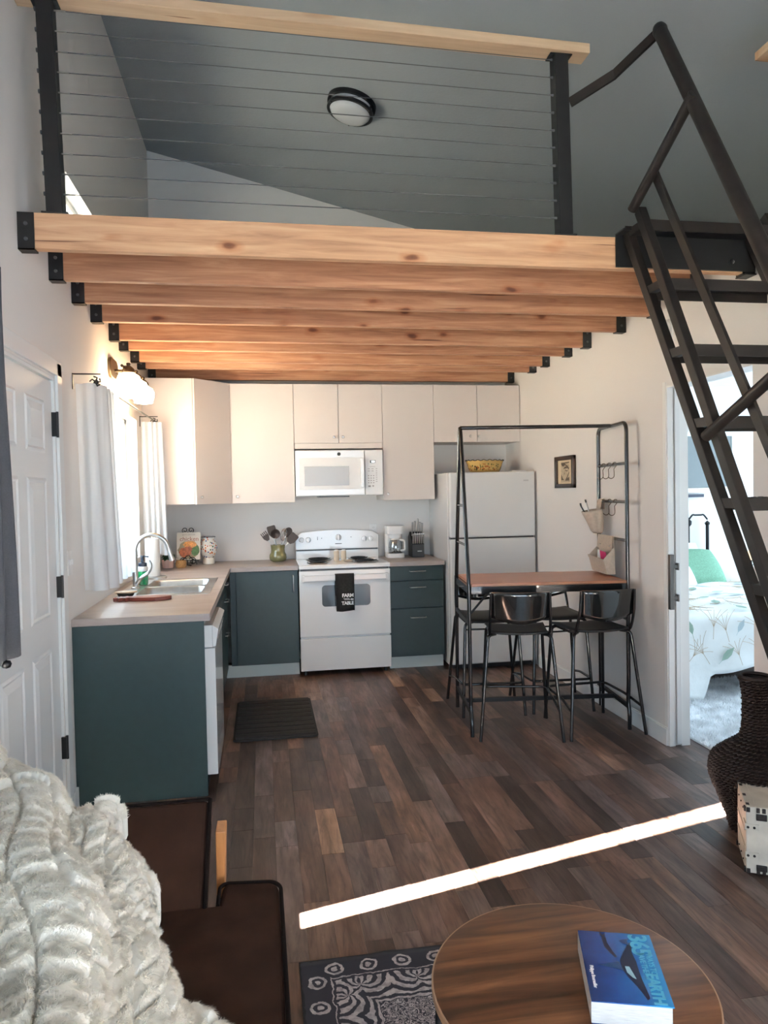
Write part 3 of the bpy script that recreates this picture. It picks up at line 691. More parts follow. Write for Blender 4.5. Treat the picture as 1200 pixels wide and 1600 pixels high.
# backguard
bg_ = []; n = 14
for k in range(n+1):
    u = k/n; x = x0+u*(x1-x0); bg_.append((x, 1.145+.030*math.sin(math.pi*u)**.7 if 0 < u < 1 else 1.125))
poly = [(x0, 1.0)]+[(x0, 1.12)]+bg_[1:-1]+[(x1, 1.12), (x1, 1.0)]
MB().prism(poly, 'y', -.115, -.02).obj('backguard', M['appl'], t, bevel=.006)
MB().box(x0+.004, x1-.004, -.105, -.02, .916, .992).obj('backguard_base', M['appl'], t, bevel=.003)
MB().box(x0+.012, x1-.012, -.112, -.03, .990, 1.002).obj('gap_trim', M['dark'], t)
for kx, kz, r in ((x0+.055, 1.088, .024), (x0+.115, 1.090, .024), (x0+.385, 1.105, .028), (x1-.135, 1.088, .024), (x1-.075, 1.086, .024)):
    k_ = MB().lathe([(r, 0), (r*.97, -.008), (r*.8, -.012), (0, -.013)], (kx, -.115, kz), 20, 'y').box(kx-.006, kx+.006, -.146, -.126, kz-r*.8, kz+r*.95).obj('knob', M['appl'], t, smooth=40, bevel=.002)
b = MB().lathe([(.004, -.001), (.004, 0)], (x0+.235, -.1155, 1.10), 10, 'y').lathe([(.004, -.001), (.004, 0)], (x0+.50, -.1155, 1.105), 10, 'y').box(x0+.355, x0+.415, -.1165, -.115, 1.045, 1.051).box(x0+.196, x0+.200, -.1165, -.115, 1.085, 1.115)
b.obj('control_marking', M['ink'], t)
# towel on the oven handle
def towel():
    x0, x1 = 1.492, 1.648; yb, yo = yf-.038, yf-.070; P = []
    prof = [(yb+.0, .66), (yb-.001, .80), (yb+.002, .836), (yf-.052, .842), (yo+.002, .836), (yo, .80), (yo-.002, .72), (yo-.004, .64), (yo-.003, .57), (yo-.002, .536)]
    for i, (y, z) in enumerate(prof):
        P.append([(x0+(x1-x0)*k/12+(.006 if i > 6 else 0)*(1 if k == 0 else 0)*i/9, y-.0035*math.sin(k*1.3+i*.3)*(i/9), z-.004*math.sin(k*.4)*(i > 8)) for k in range(13)])
    t = thing('dish_towel', 'dark dish towel with white lettering hanging on the oven handle', 'towel', (1.57, yo, .54))
    MB().grid(P).obj('cloth', mat('charcoal_towel', (.016, .015, .014), .95, noise=.3, nscale=60, bump=.4, bscale=300), t, thick=.003, smooth=60)
    yy = yo-.0100
    text_mb('FARM', .040, frame_m((1.592, yy, .664), (1, 0, .01), (0, 0, 1)), .0006, .0012, .92).obj('lettering', M['white'], t)
    text_mb('TABLE', .038, frame_m((1.590, yy, .601), (1, 0, .01), (0, 0, 1)), .0006, .0012, .9).obj('lettering', M['white'], t)
    text_mb('to', .026, frame_m((1.627, yy, .634), (1, 0, 0), (0, 0, 1)), .0006, .0008).obj('lettering', M['white'], t)
    MB().box(1.555, 1.605, yy-.0005, yy, .638, .641).box(1.562, 1.612, yy-.0005, yy, .629, .632).obj('printed_line', M['white'], t)
towel()
# salt and pepper shakers, spoon rest
for i, (x, lab) in enumerate(((1.545, 'left cream cylindrical shaker standing on the stove top'), (1.608, 'right cream cylindrical shaker standing on the stove top'))):
    s = thing('shaker', lab, 'shaker', (x, -.33, .9165), 'shakers on the stove')
    MB().lathe([(.022, .917), (.023, .93), (.023, .985), (.021, 1.0), (0, 1.0)], (x, -.33, 0), 20).obj('body', M['kraft'], s, smooth=40)
    MB().lathe([(.022, 1.0), (.022, 1.006), (.012, 1.011), (0, 1.012)], (x, -.33, 0), 20).obj('cap', M['plast'], s, smooth=40)
s = thing('spoon_rest', 'small pale spoon rest lying between the stove burners', 'spoon rest', (1.585, -.46, .9165))
MB().lathe([(.028, .918), (.042, .926), (.044, .929), (.040, .928), (0, .921)], (1.63, -.45, 0), 20, sx=1, sy=.9).obj('bowl', M['kraft'], s, smooth=50)
MB().bar((1.60, -.455, .924), (1.52, -.47, .924), .018, .005, (0, 1, 0)).obj('handle', M['kraft'], s, bevel=.002)

# ------------------------------------------------------------------ base cabinets and counters
def bar_handle(p, d, L, parent, nrm, r=.0045):
    p = Vector(p); d = Vector(d).normalized(); n = Vector(nrm).normalized()
    a, b_ = p-d*L/2, p+d*L/2
    return MB().tube(fillet([a, a+n*.028, b_+n*.028, b_], .012, 4), r, 8).obj('handle', M['steel'], parent, smooth=50)
# right drawer base
t = thing('drawer_cabinet', 'dark teal base cabinet with three drawers between stove and refrigerator', 'cabinet', (2.18, -.3, 0))
dx0, dx1 = XR+.764, XR+1.219+.012
MB().box(dx0, dx1, -.60, -.01, .105, .878).obj('cabinet_body', M['teal'], t)
for z0, z1 in ((.755, .874), (.523, .748), (.112, .516)):
    d = MB().box(dx0+.002, dx1-.004, -.622, -.601, z0, z1).obj('drawer', M['teal'], t, bevel=.0015)
    bar_handle(((dx0+dx1)/2+.005, -.622, z1-.042 if z1 > .8 else z1-.052 if z1 > .6 else z1-.076), (1, 0, 0), .135, d, (0, -1, 0))
MB().box(dx0, dx1, -.56, -.545, 0, .105).obj('toe_kick', M['toe'], t)
# left back base
t = thing('base_cabinet', 'dark teal single-door base cabinet left of the stove', 'cabinet', (.93, -.3, 0))
MB().box(.645, XR-.002, -.60, -.01, .105, .878).obj('cabinet_body', M['teal'], t)
d = MB().box(.692, XR-.004, -.622, -.601, .112, .874).obj('door', M['teal'], t, bevel=.0015)
MB().box(.646, .688, -.618, -.601, .112, .874).obj('filler_strip', M['teal'], t)
bar_handle((1.155, -.622, .765), (0, 0, 1), .135, d, (0, -1, 0))
MB().box(.60, XR-.002, -.56, -.545, 0, .105).obj('toe_kick', M['toe'], t)
# left run
t = thing('base_cabinet', 'teal drawer and sink base under the sink, mostly hidden behind the dishwasher', 'cabinet', (.3, -1.4, 0))
MB().box(.01, .60, -2.27, -.605, .105, .70).box(.01, .60, -1.30, -.605, .70, .878).box(.58, .60, -2.27, -1.3, .70, .878).obj('cabinet_body', M['teal'], t)
for z0, z1 in ((.755, .874), (.523, .748), (.112, .516)):
    d = MB().box(.601, .622, -1.325, -.69, z0, z1).obj('drawer', M['teal'], t, bevel=.0015)
    bar_handle((.622, -.98, z1-.05 if z1 > .6 else z1-.075), (0, 1, 0), .135, d, (1, 0, 0))
for y0, y1 in ((-1.80, -1.33), (-2.27, -1.805)):
    d = MB().box(.601, .622, y0, y1-.003, .112, .874).obj('door', M['teal'], t, bevel=.0015)
MB().box(.545, .56, -2.27, -.56, 0, .105).obj('toe_kick', M['toe'], t)
# end panel
o = MB().box(.002, .622, -2.91, -2.892, 0, .876).obj('end_panel', M['teal']); tag(o, 'large flat dark teal end panel closing the kitchen counter behind the sofa', 'panel')
# dishwasher
t = thing('dishwasher', 'white dishwasher set under the counter beside the teal end panel', 'dishwasher', (.35, -2.58, 0))
MB().box(.02, .615, -2.885, -2.28, .02, .865).obj('body', M['plast'], t)
d = MB().box(.617, .672, -2.885, -2.285, .095, .735).obj('door', M['appl'], t, bevel=.004)
MB().prism([(-2.885, .74), (-2.285, .74), (-2.285, .85), (-2.885, .85)], 'x', .617, .660).obj('control_panel', M['appl'], t)
b = MB(); b.add([(.6605, -2.885, .74), (.6605, -2.285, .74), (.6605, -2.285, .85), (.6605, -2.885, .85), (.676, -2.885, .745), (.676, -2.285, .745), (.690, -2.285, .83), (.690, -2.885, .83)],
      [(0, 1, 2, 3), (4, 7, 6, 5), (0, 4, 5, 1), (1, 5, 6, 2), (2, 6, 7, 3), (3, 7, 4, 0)]).obj('front_console', M['appl'], t, bevel=.003)
MB().add([(.6785, -2.80, .758), (.6785, -2.40, .758), (.688, -2.40, .812), (.688, -2.80, .812)], [(0, 1, 2, 3)]).obj('display_strip', mat('console_grey', (.45, .46, .46), .3), t)
MB().box(.60, .615, -2.885, -2.285, 0, .09).obj('kick_plate', M['dark'], t)
# countertops
b = MB()
CT = [(0, -2.913), (.6515, -2.913), (.6515, -.645), (XR, -.645), (XR, -.002), (0, -.002)]
SX0, SX1, SY0, SY1 = .070, .575, -2.145, -1.355
b.box(.001, .6515, -2.913, SY0, .878, .914).box(.001, SX0, SY0, SY1, .878, .914).box(SX1, .6515, SY0, SY1, .878, .914).box(.001, .6515, SY1, -.002, .878, .914).box(.6515, XR+.001, -.645, -.002, .878, .914)
o = b.obj('countertop', M['counter']); tag(o, 'greige L-shaped laminate countertop holding the sink', 'countertop')
o = MB().box(dx0-.002, dx1+.004, -.645, -.002, .878, .914).obj('countertop', M['counter'], bevel=.001); tag(o, 'short greige countertop between stove and refrigerator', 'countertop')

# ------------------------------------------------------------------ sink and faucet
t = thing('sink', 'stainless double-bowl sink set in the left countertop', 'sink', (.32, -1.75, .914))
def bowl_mesh(x0, x1, y0, y1, zt, zb):
    rings = []
    for k, (ins, z) in enumerate(((0, zt), (.004, zt-.006), (.012, zt-.05), (.022, zb+.03), (.05, zb), (.12, zb-.002))):
        rings.append([(px, py, z) for px, py in rrect(x0+ins, x1-ins, y0+ins, y1-ins, .045, 4)])
    b = MB(); n = len(rings[0])
    for r in rings: b.add(r, [])
    b.f += [(i*n+k, i*n+(k+1) % n, (i+1)*n+(k+1) % n, (i+1)*n+k) for i in range(len(rings)-1) for k in range(n)]
    b.f.append(tuple((len(rings)-1)*n+k for k in range(n))); return b
for y0, y1 in ((-2.115, -1.775), (-1.735, -1.385)):
    bowl_mesh(.165, .545, y0, y1, .9165, .75).obj('bowl', M['steel'], t, smooth=50)
b = MB()
SXa, SXb, SYa, SYb = .048, .597, -2.168, -1.332
b.box(SXa, .165, SYa, SYb, .914, .9175).box(.545, SXb, SYa, SYb, .914, .9175).box(.165, .545, SYa, -2.115, .914, .9175).box(.165, .545, -1.775, -1.735, .914, .9175).box(.165, .545, -1.385, SYb, .914, .9175)
b.obj('rim', M['steel'], t)
t = thing('faucet', 'tall brushed steel gooseneck faucet behind the sink', 'faucet', (.112, -1.785, .9175))
fx, fy = .112, -1.79
arc = [(fx, fy, .918)]+[(fx, fy, .95+.04*k) for k in range(6)]
cx, cz, rr = fx+.102, 1.155, .102
arc += [(cx-rr*math.cos(a), fy+.002*k, cz+rr*math.sin(a)) for k, a in enumerate([R(q) for q in range(8, 165, 12)])]
lx, lz = arc[-1][0], arc[-1][2]
arc += [(lx+.008, fy+.03, lz-.03)]
MB().tube(arc, [.017]*7+[.0135]*(len(arc)-7), 14).lathe([(.028, .9178), (.028, .924), (.018, .93)], (fx, fy, 0), 20).obj('spout', M['steel'], t, smooth=50)
MB().tube([(lx+.008, fy+.03, lz-.028), (lx+.022, fy+.034, lz-.085), (lx+.026, fy+.035, lz-.098)], [.0135, .017, .018], 14).obj('spray_head', M['steel'], t, smooth=50)
MB().tube(smooth_path([(fx+.012, fy-.012, .95), (fx+.04, fy-.03, .985), (fx+.085, fy-.02, 1.02), (fx+.10, fy-.005, 1.06), (fx+.088, fy-.0, 1.095)], 4), [.014, .014, .013, .013, .012, .012, .011, .011, .010, .010, .009, .009, .008, .008, .007, .006, .005], 10).obj('lever', M['steel'], t, smooth=50)
# soap bottle
t = thing('soap_bottle', 'green dish soap bottle with dark pump behind the faucet', 'bottle', (.20, -1.66, .9175))
sx_, sy_ = .128, -1.60
MB().lathe([(.030, .9180), (.033, .922), (.034, .995), (.030, 1.01)], (sx_, sy_, 0), 20).obj('body', M['soapgreen'], t, smooth=40)
MB().lathe([(.0335, 1.008), (.034, 1.03), (.030, 1.04), (0, 1.04)], (sx_, sy_, 0), 20).obj('label_band', M['plast'], t, smooth=40)
MB().lathe([(.028, 1.04), (.028, 1.062), (.012, 1.068), (.010, 1.10), (.014, 1.102), (.014, 1.112), (0, 1.113)], (sx_, sy_, 0), 16).tube([(sx_, sy_, 1.107), (sx_+.04, sy_-.01, 1.103)], .005, 8).obj('pump', M['bottleblue'], t, smooth=40)
# paper towel
t = thing('paper_towel_holder', 'white paper towel roll on a steel stand behind the faucet', 'paper towel', (.165, -1.19, .914))
px_, py_ = .155, -1.20
MB().lathe([(.072, .914), (.072, .926), (.066, .930), (0, .930)], (px_, py_, 0), 28).obj('base', M['steel'], t, smooth=40)
MB().lathe([(.050, .931), (.050, 1.20), (.018, 1.20), (.018, 1.19)], (px_-.02, py_, 0), 28, cap=False).obj('roll', M['paper'], t, smooth=40)
MB().tube([(px_-.02, py_, .93), (px_-.02, py_, 1.235)], .007, 8).lathe([(.012, 1.225), (.012, 1.24), (0, 1.242)], (px_-.02, py_, 0), 12).obj('pole', M['steel'], t, smooth=40)

# pineapple cutting board: body pointing right, crown left
t = thing('pineapple_board', 'red wooden pineapple-shaped board lying by the sink front', 'cutting board', (.26, -2.32, .914))
P = []
for k in range(17):
    a = R(-75+k*150/16); P.append((.285+.115*math.cos(a), -2.335+.050*math.sin(a)))
for (x, y) in ((.205, -2.298), (.165, -2.304), (.150, -2.285), (.135, -2.305), (.112, -2.290), (.105, -2.312), (.085, -2.312), (.095, -2.33), (.083, -2.35), (.108, -2.35), (.115, -2.37), (.138, -2.352), (.155, -2.372), (.17, -2.35), (.205, -2.37)): P.append((x, y))
MB().prism(P, 'z', .9145, .9365).obj('board', M['redwood'], t, bevel=.003)
t = thing('wooden_dish', 'small pale wood dish with wavy rim and dark bowl beside the faucet', 'dish', (.13, -2.14, .9175))
P = []
for k in range(24):
    a = 2*math.pi*k/24; P.append((.125+.062*math.cos(a)*(1+.06*math.sin(5*a)), -2.20+.038*math.sin(a)*(1+.1*math.sin(4*a))))
MB().prism(P, 'z', .944, .952).obj('rim', M['palewood'], t, bevel=.002)
MB().lathe([(.030, .9146), (.045, .93), (.050, .9435), (0, .9435)], (.125, -2.20, 0), 20, sy=.62).obj('bowl', mat('charred_wood', (.02, .015, .012), .6), t, smooth=40)

# ------------------------------------------------------------------ counter things in the corner
# cookbook on scroll stand
t = thing('cookbook', 'cookbook with a roast chicken cover reading chicken, in the counter corner', 'book', (.28, -.33, .93))
bw, bh = .195, .235
u = Vector((1, -.10, 0)).normalized(); vv = Vector((.215, .20, 1)).normalized(); vv = (vv-u*vv.dot(u)).normalized(); nn = u.cross(vv)  # facing camera
org = Vector((.198, -.335, .965))
mB = frame_m(org, u, vv)
MB().box(0, bw, 0, bh, -.018, 0).xf(mB).obj('book_block', mat('book_cover_cream', (.66, .62, .55), .4), t, bevel=.001)
text_mb('chicken', .052, mB @ Matrix.Translation((bw/2+.005, bh-.058, .0008)), .0003, .0002).obj('title', M['terracotta'], t)
text_mb('BETTY CROCKER', .014, mB @ Matrix.Translation((bw/2, bh-.022, .0008)), .0003, 0).obj('subtitle', mat('grey_ink', (.2, .18, .17), .6), t)
random.seed(3)
def blob(cx, cy, rx, ry, z, m_, name):
    P = [(cx+rx*math.cos(2*math.pi*k/18)*(1+.08*math.sin(3*k)), cy+ry*math.sin(2*math.pi*k/18)*(1+.08*math.cos(2*k))) for k in range(18)]
    MB().prism(P, 'z', z, z+.0004).xf(mB).obj(name, m_, t)
blob(.100, .085, .088, .078, .0004, mat('cover_plate', (.30, .26, .16), .4), 'picture')
cA = mat('cover_meat', (.36, .10, .04), .35, noise=.5, nscale=60); cB = mat('cover_golden', (.60, .25, .05), .35, noise=.5, nscale=80); cG = mat('cover_greens', (.04, .12, .03), .5, noise=.6, nscale=80)
blob(.070, .065, .050, .042, .0010, cA, 'picture'); blob(.110, .130, .055, .030, .0014, cB, 'picture'); blob(.155, .080, .034, .046, .0010, cG, 'picture'); blob(.095, .090, .035, .026, .0018, cA, 'picture')
t = thing('scroll_bookstand', 'black wrought iron scroll stand holding the cookbook', 'book stand', (.3, -.38, .914))
def spiral(c, r0, turns, ph, sgn, ux, uy):
    out = []
    for k in range(int(18*turns)+1):
        a = ph+sgn*2*math.pi*k/18; r = r0*(1-.72*k/(18*turns)); out.append(Vector(c)+Vector(ux)*r*math.cos(a)+Vector(uy)*r*math.sin(a))
    return out
bf = org+nn*.012
for sgn in (-1, 1):
    c = bf+u*(bw/2+sgn*.040)+vv*(-.012)
    MB().tube(spiral(c, .034, 1.3, R(90)+sgn*R(60), -sgn, u, vv), .0035, 6).obj('scroll', M['black'], t, smooth=60)
    c2 = org-nn*.024+u*(bw/2+sgn*.024-.012)+vv*(bh+.022)
    MB().tube(spiral(c2, .026, 1.2, R(-90)+sgn*R(20), sgn, u, vv), .0035, 6).obj('scroll', M['black'], t, smooth=60)
    MB().tube(smooth_path([bf+u*(bw/2+sgn*.005)+vv*.04, bf+u*(bw/2+sgn*.03)+vv*.012, bf+u*(bw/2+sgn*.065)-vv*.012, bf+u*(bw/2+sgn*.075)-vv*.042], 5), .0035, 6).obj('scroll', M['black'], t, smooth=60)
MB().bar(bf+u*.0-vv*.004, bf+u*bw-vv*.004, .006, .006, (0, 0, 1)).bar(bf-vv*.004+u*.02, org-nn*.03-vv*.004+u*.02, .006, .006).bar(bf-vv*.004+u*(bw-.02), org-nn*.03-vv*.004+u*(bw-.02), .006, .006).obj('ledge', M['black'], t)
MB().tube([org-nn*.024+u*(bw/2-.012)+vv*(bh+.01), org-nn*.024+u*(bw/2-.012)-vv*.04, (.32, -.36, .918)], .004, 6).tube([org-nn*.024+u*(bw/2)+vv*.12, (.315, -.17, .918)], .004, 6).obj('back_leg', M['black'], t)
# floral vase
def floral_mat():
    m, nt, b = nodes('floral_ceramic'); L = nt.links
    g = N(nt, 'ShaderNodeNewGeometry'); vo = N(nt, 'ShaderNodeTexVoronoi'); vo.inputs['Scale'].default_value = 58
    L.new(g.outputs['Position'], vo.inputs['Vector'])
    sp = N(nt, 'ShaderNodeSeparateColor'); L.new(vo.outputs['Color'], sp.inputs[0])
    rp = ramp(nt, [(0, (.55, .10, .03)), (.2, (.70, .22, .05)), (.35, (.05, .09, .25)), (.5, (.06, .14, .06)), (.62, (.45, .05, .04)), (.75, (.82, .80, .74)), (1, (.82, .80, .74))]); rp.color_ramp.interpolation = 'CONSTANT'
    L.new(sp.outputs[0], rp.inputs[0])
    th = N(nt, 'ShaderNodeMath', operation='LESS_THAN'); th.inputs[1].default_value = .42; L.new(vo.outputs['Distance'], th.inputs[0])
    sz = N(nt, 'ShaderNodeSeparateXYZ'); L.new(g.outputs['Position'], sz.inputs[0])
    t2 = N(nt, 'ShaderNodeMath', operation='GREATER_THAN'); t2.inputs[1].default_value = .968; L.new(sz.outputs[2], t2.inputs[0])
    ml = N(nt, 'ShaderNodeMath', operation='MULTIPLY'); L.new(th.outputs[0], ml.inputs[0]); L.new(t2.outputs[0], ml.inputs[1])
    mx = N(nt, 'ShaderNodeMix', data_type='RGBA'); mx.inputs[6].default_value = (.80, .78, .72, 1); L.new(ml.outputs[0], mx.inputs[0]); L.new(rp.outputs[0], mx.inputs[7])
    L.new(mx.outputs[2], b.inputs['Base Color']); b.inputs['Roughness'].default_value = .15; b.inputs['Coat Weight'].default_value = .5
    return m
t = thing('floral_vase', 'small white ceramic vase painted with orange flowers on the counter', 'vase', (.452, -.22, .914))
MB().lathe([(.048, .9145), (.052, .918), (.050, .955), (.044, .968), (.060, .99), (.076, 1.03), (.080, 1.07), (.070, 1.10), (.054, 1.115), (.052, 1.13), (.062, 1.145), (.060, 1.148), (.048, 1.132), (.048, 1.10)], (.452, -.215, 0), 30, cap=False).obj('body', floral_mat(), t, smooth=50)
MB().lathe([(.060, 1.144), (.065, 1.147), (.060, 1.150)], (.452, -.215, 0), 30, cap=False).obj('rim', mat('cobalt_rim', (.02, .03, .09), .2), t, smooth=60)
# potted plant
t = thing('potted_plant', 'small leafy plant in a pale pink pot in the counter corner', 'plant', (.125, -.42, .914))
cx, cy = .147, -.47
MB().lathe([(.040, .9145), (.046, .918), (.054, .985), (.050, .986), (.048, .975), (0, .975)], (cx, cy, 0), 10).obj('pot', M['pink'], t, smooth=30)
random.seed(8)
for k in range(16):
    a = random.uniform(0, 6.28); el = random.uniform(.2, 1.2); L_ = random.uniform(.06, .115)
    d = Vector((math.cos(a)*math.cos(el), math.sin(a)*math.cos(el), math.sin(el))); s = Vector((-math.sin(a), math.cos(a), 0))
    p = Vector((cx, cy, .975)); w_ = .022; m1 = p+d*L_*.55+Vector((0, 0, .01)); tip = p+d*L_-Vector((0, 0, .02))
    MB().add([p+s*.003, p-s*.003, m1-s*w_, m1+s*w_, tip, m1+Vector((0, 0, .006))], [(0, 1, 5), (1, 2, 5), (2, 4, 5), (4, 3, 5), (3, 0, 5)]).obj('leaf', M['leaf'], t)
MB().tube(smooth_path([(cx, cy, .98), (cx-.03, cy, 1.06), (cx-.035, cy+.01, 1.14), (cx-.05, cy, 1.2)], 4), .003, 5).obj('stem', mat('dark_stem', (.02, .02, .015), .6), t)
t = thing('woven_pot', 'small round woven straw basket beside the pink plant pot', 'basket', (.24, -.44, .914))
MB().lathe([(.036, .9145), (.043, .93), (.044, .955), (.038, .975), (.034, .975), (.034, .965), (0, .965)], (.250, -.47, 0), 22).obj('basket', M['wickpot'], t, smooth=50)

# utensil crock
t = thing('utensil_crock', 'olive glazed crock on the counter left of the stove', 'crock', (1.035, -.20, .914))
ux_, uy_ = 1.045, -.19
MB().lathe([(.052, .9145), (.068, .922), (.076, .945), (.074, .972), (.062, .995), (.060, 1.02), (.064, 1.06), (.058, 1.06), (.055, 1.02), (.05, .95)], (ux_, uy_, 0), 30, cap=False).lathe([(.05, .95), (0, .95)], (ux_, uy_, 0), 30, cap=False).obj('body', M['mug'], t, smooth=50)
def utensil(name, label, top, lean_base, head):
    t = thing(name, label, 'utensil', (ux_, uy_, .95), 'utensils in the crock')
    a = Vector((ux_, uy_, .952))+Vector(lean_base); b_ = Vector(top)
    d = (b_-a).normalized(); hb = b_
    MB().tube([a, hb], .005, 8).obj('handle', M['steel'], t, smooth=50)
    s = Vector((1, 0, 0)); s = (s-d*s.dot(d)).normalized(); n = s.cross(d)
    m = Matrix(((s.x, d.x, n.x, hb.x), (s.y, d.y, n.y, hb.y), (s.z, d.z, n.z, hb.z), (0, 0, 0, 1)))
    if head == 'spoon':
        MB().lathe([(0, -.004), (.03, .002), (.036, .010), (.033, .010), (.02, .004), (0, .002)], (0, .045, 0), 18, sy=1.25).xf(m).obj('head', M['utensil'], t, smooth=60)
    if head == 'ladle':
        MB().lathe([(0, -.018), (.026, -.012), (.04, .006), (.043, .016), (.039, .016), (.024, -.006), (0, -.012)], (0, .035, .0), 20).xf(m).obj('head', M['utensil'], t, smooth=60)
    if head == 'turner':
        MB().prism([(-.018, 0), (.018, 0), (.038, .03), (.038, .09), (.03, .098), (-.03, .098), (-.038, .09), (-.038, .03)], 'z', -.002, .002).xf(m).obj('head', M['utensil'], t, bevel=.001)
    if head == 'fork':
        b = MB().prism([(-.012, 0), (.012, 0), (.028, .03), (.028, .055), (-.028, .055), (-.028, .03)], 'z', -.003, .003)
        for k in range(4): b.box(-.027+k*.0155, -.019+k*.0155, .055, .085, -.003, .006)
        b.xf(m).obj('head', M['utensil'], t)
    if head == 'whisk':
        for k in range(5):
            a_ = k*math.pi/5
            pts = [(.026*math.sin(q)*math.cos(a_), .01+.055*(1-math.cos(q)), .026*math.sin(q)*math.sin(a_)) for q in [i*math.pi/9 for i in range(10)]]
            pts += [(-p[0], p[1], -p[2]) for p in reversed(pts[:-1])]
            MB().tube(pts, .0013, 5).xf(m).obj('wire', M['chrome'], t)
utensil('pasta_fork', 'brown slotted pasta fork leaning far left in the crock', (.965, -.19, 1.10), (.02, 0, 0), 'fork')
utensil('spatula', 'square brown spatula standing tallest in the crock', (1.01, -.165, 1.13), (.01, .01, 0), 'turner')
utensil('ladle', 'dark round ladle at the centre left of the crock', (1.028, -.22, 1.125), (0, -.01, 0), 'ladle')
utensil('whisk', 'steel wire whisk standing in the middle of the crock', (1.082, -.20, 1.085), (.005, 0, 0), 'whisk')
utensil('serving_spoon', 'large round brown serving spoon at the right of the crock', (1.118, -.175, 1.125), (-.01, .01, 0), 'spoon')
utensil('angled_turner', 'brown turner leaning rightmost toward the stove', (1.138, -.20, 1.075), (-.02, -.01, 0), 'turner')

# coffee maker
t = thing('coffee_maker', 'white drip coffee maker with glass jug right of the stove', 'coffee maker', (2.09, -.2, .914))
x0, x1 = 2.012, 2.168; yb, yf2 = -.08, -.27
MB().prism(rrect(x0, x1, yf2, yb, .04), 'z', .9145, .955).obj('base', M['plast'], t, bevel=.004)
MB().prism(rrect(x0, x1, -.15, yb, .02), 'z', .955, 1.13).obj('tower', M['plast'], t)
MB().prism(rrect(x0-.002, x1+.002, yf2+.005, yb, .04), 'z', 1.125, 1.20).obj('water_tank', M['plast'], t, bevel=.004)
MB().prism(rrect(x0+.02, x1-.02, yf2+.02, -.12, .04), 'z', 1.09, 1.125).obj('filter_basket', M['plast'], t)
MB().lathe([(.056, .957), (.062, .965), (.064, 1.01), (.058, 1.05), (.045, 1.078)], (2.09, -.215, 0), 24, cap=False).obj('jug', M['jug'], t, smooth=50)
MB().lathe([(.046, 1.076), (.048, 1.086), (.03, 1.092), (0, 1.092)], (2.09, -.215, 0), 24).obj('jug_lid', M['plast'], t, smooth=40)
MB().tube(fillet([(2.125, -.262, 1.075), (2.158, -.300, 1.07), (2.160, -.302, .985), (2.13, -.27, .98)], .02), .009, 10).obj('jug_handle', M['plast'], t, smooth=50)
MB().lathe([(.062, .9555), (.062, .958), (0, .958)], (2.09, -.215, 0), 24).obj('hot_plate', M['dark'], t)
b = MB()
for k in range(6): b.box(2.045+k*.014, 2.053+k*.014, -.2835, -.278, .965, .972+.006*(k % 2))
b.obj('jug_marking', M['ink'], t)
# knife block
t = thing('knife_block', 'black knife block full of steel-handled knives beside the refrigerator', 'knife block', (2.29, -.2, .914))
x0, x1 = 2.233, 2.345
MB().prism([(-.26, .9145), (-.10, .9145), (-.08, 1.09), (-.15, 1.14), (-.26, 1.03)], 'x', x0, x1).obj('block', M['dark'], t, bevel=.004)
MB().box(2.282, 2.322, -.2615, -.26, .965, .972).obj('badge', M['steel'], t)
kn_mb = MB().tube([(0, 0, 0), (0, -.02, .10)], [.0065, .008], 8)
def knife(x, y, z, L_, lab):
    k = thing('knife', lab, 'knife', (x, y, z), 'knives in the block')
    MB().tube([(x, y, z), (x, y-.02*L_/.1, z+L_)], [.006, .0085], 8).obj('handle', M['steel'], k, smooth=50)
    MB().lathe([(.0088, 0), (.0088, .006), (0, .008)], (x, y-.02*L_/.1, z+L_-.002), 8).obj('end_cap', M['chrome'], k)
for i in range(6): knife(2.243+i*.0185, -.268+.005, 1.038, .085, ['leftmost', 'second from left', 'third from left', 'third from right', 'second from right', 'rightmost'][i]+' steak knife in the lower row of the knife block')
for i, (x, L_) in enumerate(((2.247, .12), (2.270, .13), (2.297, .15), (2.318, .12), (2.338, .11))): knife(x, -.20, 1.105, L_, ['leftmost', 'second from left', 'tallest middle', 'second from right', 'rightmost'][i]+' steel knife in the upper row of the knife block')

# ------------------------------------------------------------------ refrigerator
t = thing('refrigerator', 'tall white top-freezer refrigerator beside the right wall', 'refrigerator', (2.82, -.4, 0))
fx0, fx1 = 2.449, 3.192
MB().box(fx0, fx1, -.70, -.03, .03, 1.655).obj('body', M['fridge'], t, bevel=.005)
MB().box(fx0, fx1, -.785, -.705, 1.112, 1.655).obj('freezer_door', M['fridge'], t, bevel=.012)
MB().box(fx0, fx1, -.785, -.705, .05, 1.100).obj('fridge_door', M['fridge'], t, bevel=.012)
MB().box(fx0+.02, fx1-.02, -.70, -.64, 0, .05).obj('grille', M['dark'], t)
MB().box(fx0+.01, fx1-.01, -.76, -.70, 1.100, 1.112).obj('gasket', M['dark'], t)
MB().box(fx1-.17, fx1-.04, -.70, -.60, 1.655, 1.668).obj('hinge_cover', M['plast'], t, bevel=.003)
MB().box(3.09, 3.135, -.7862, -.785, 1.574, 1.586).obj('badge', mat('faint_badge', (.5, .5, .5), .4, metal=.5), t)
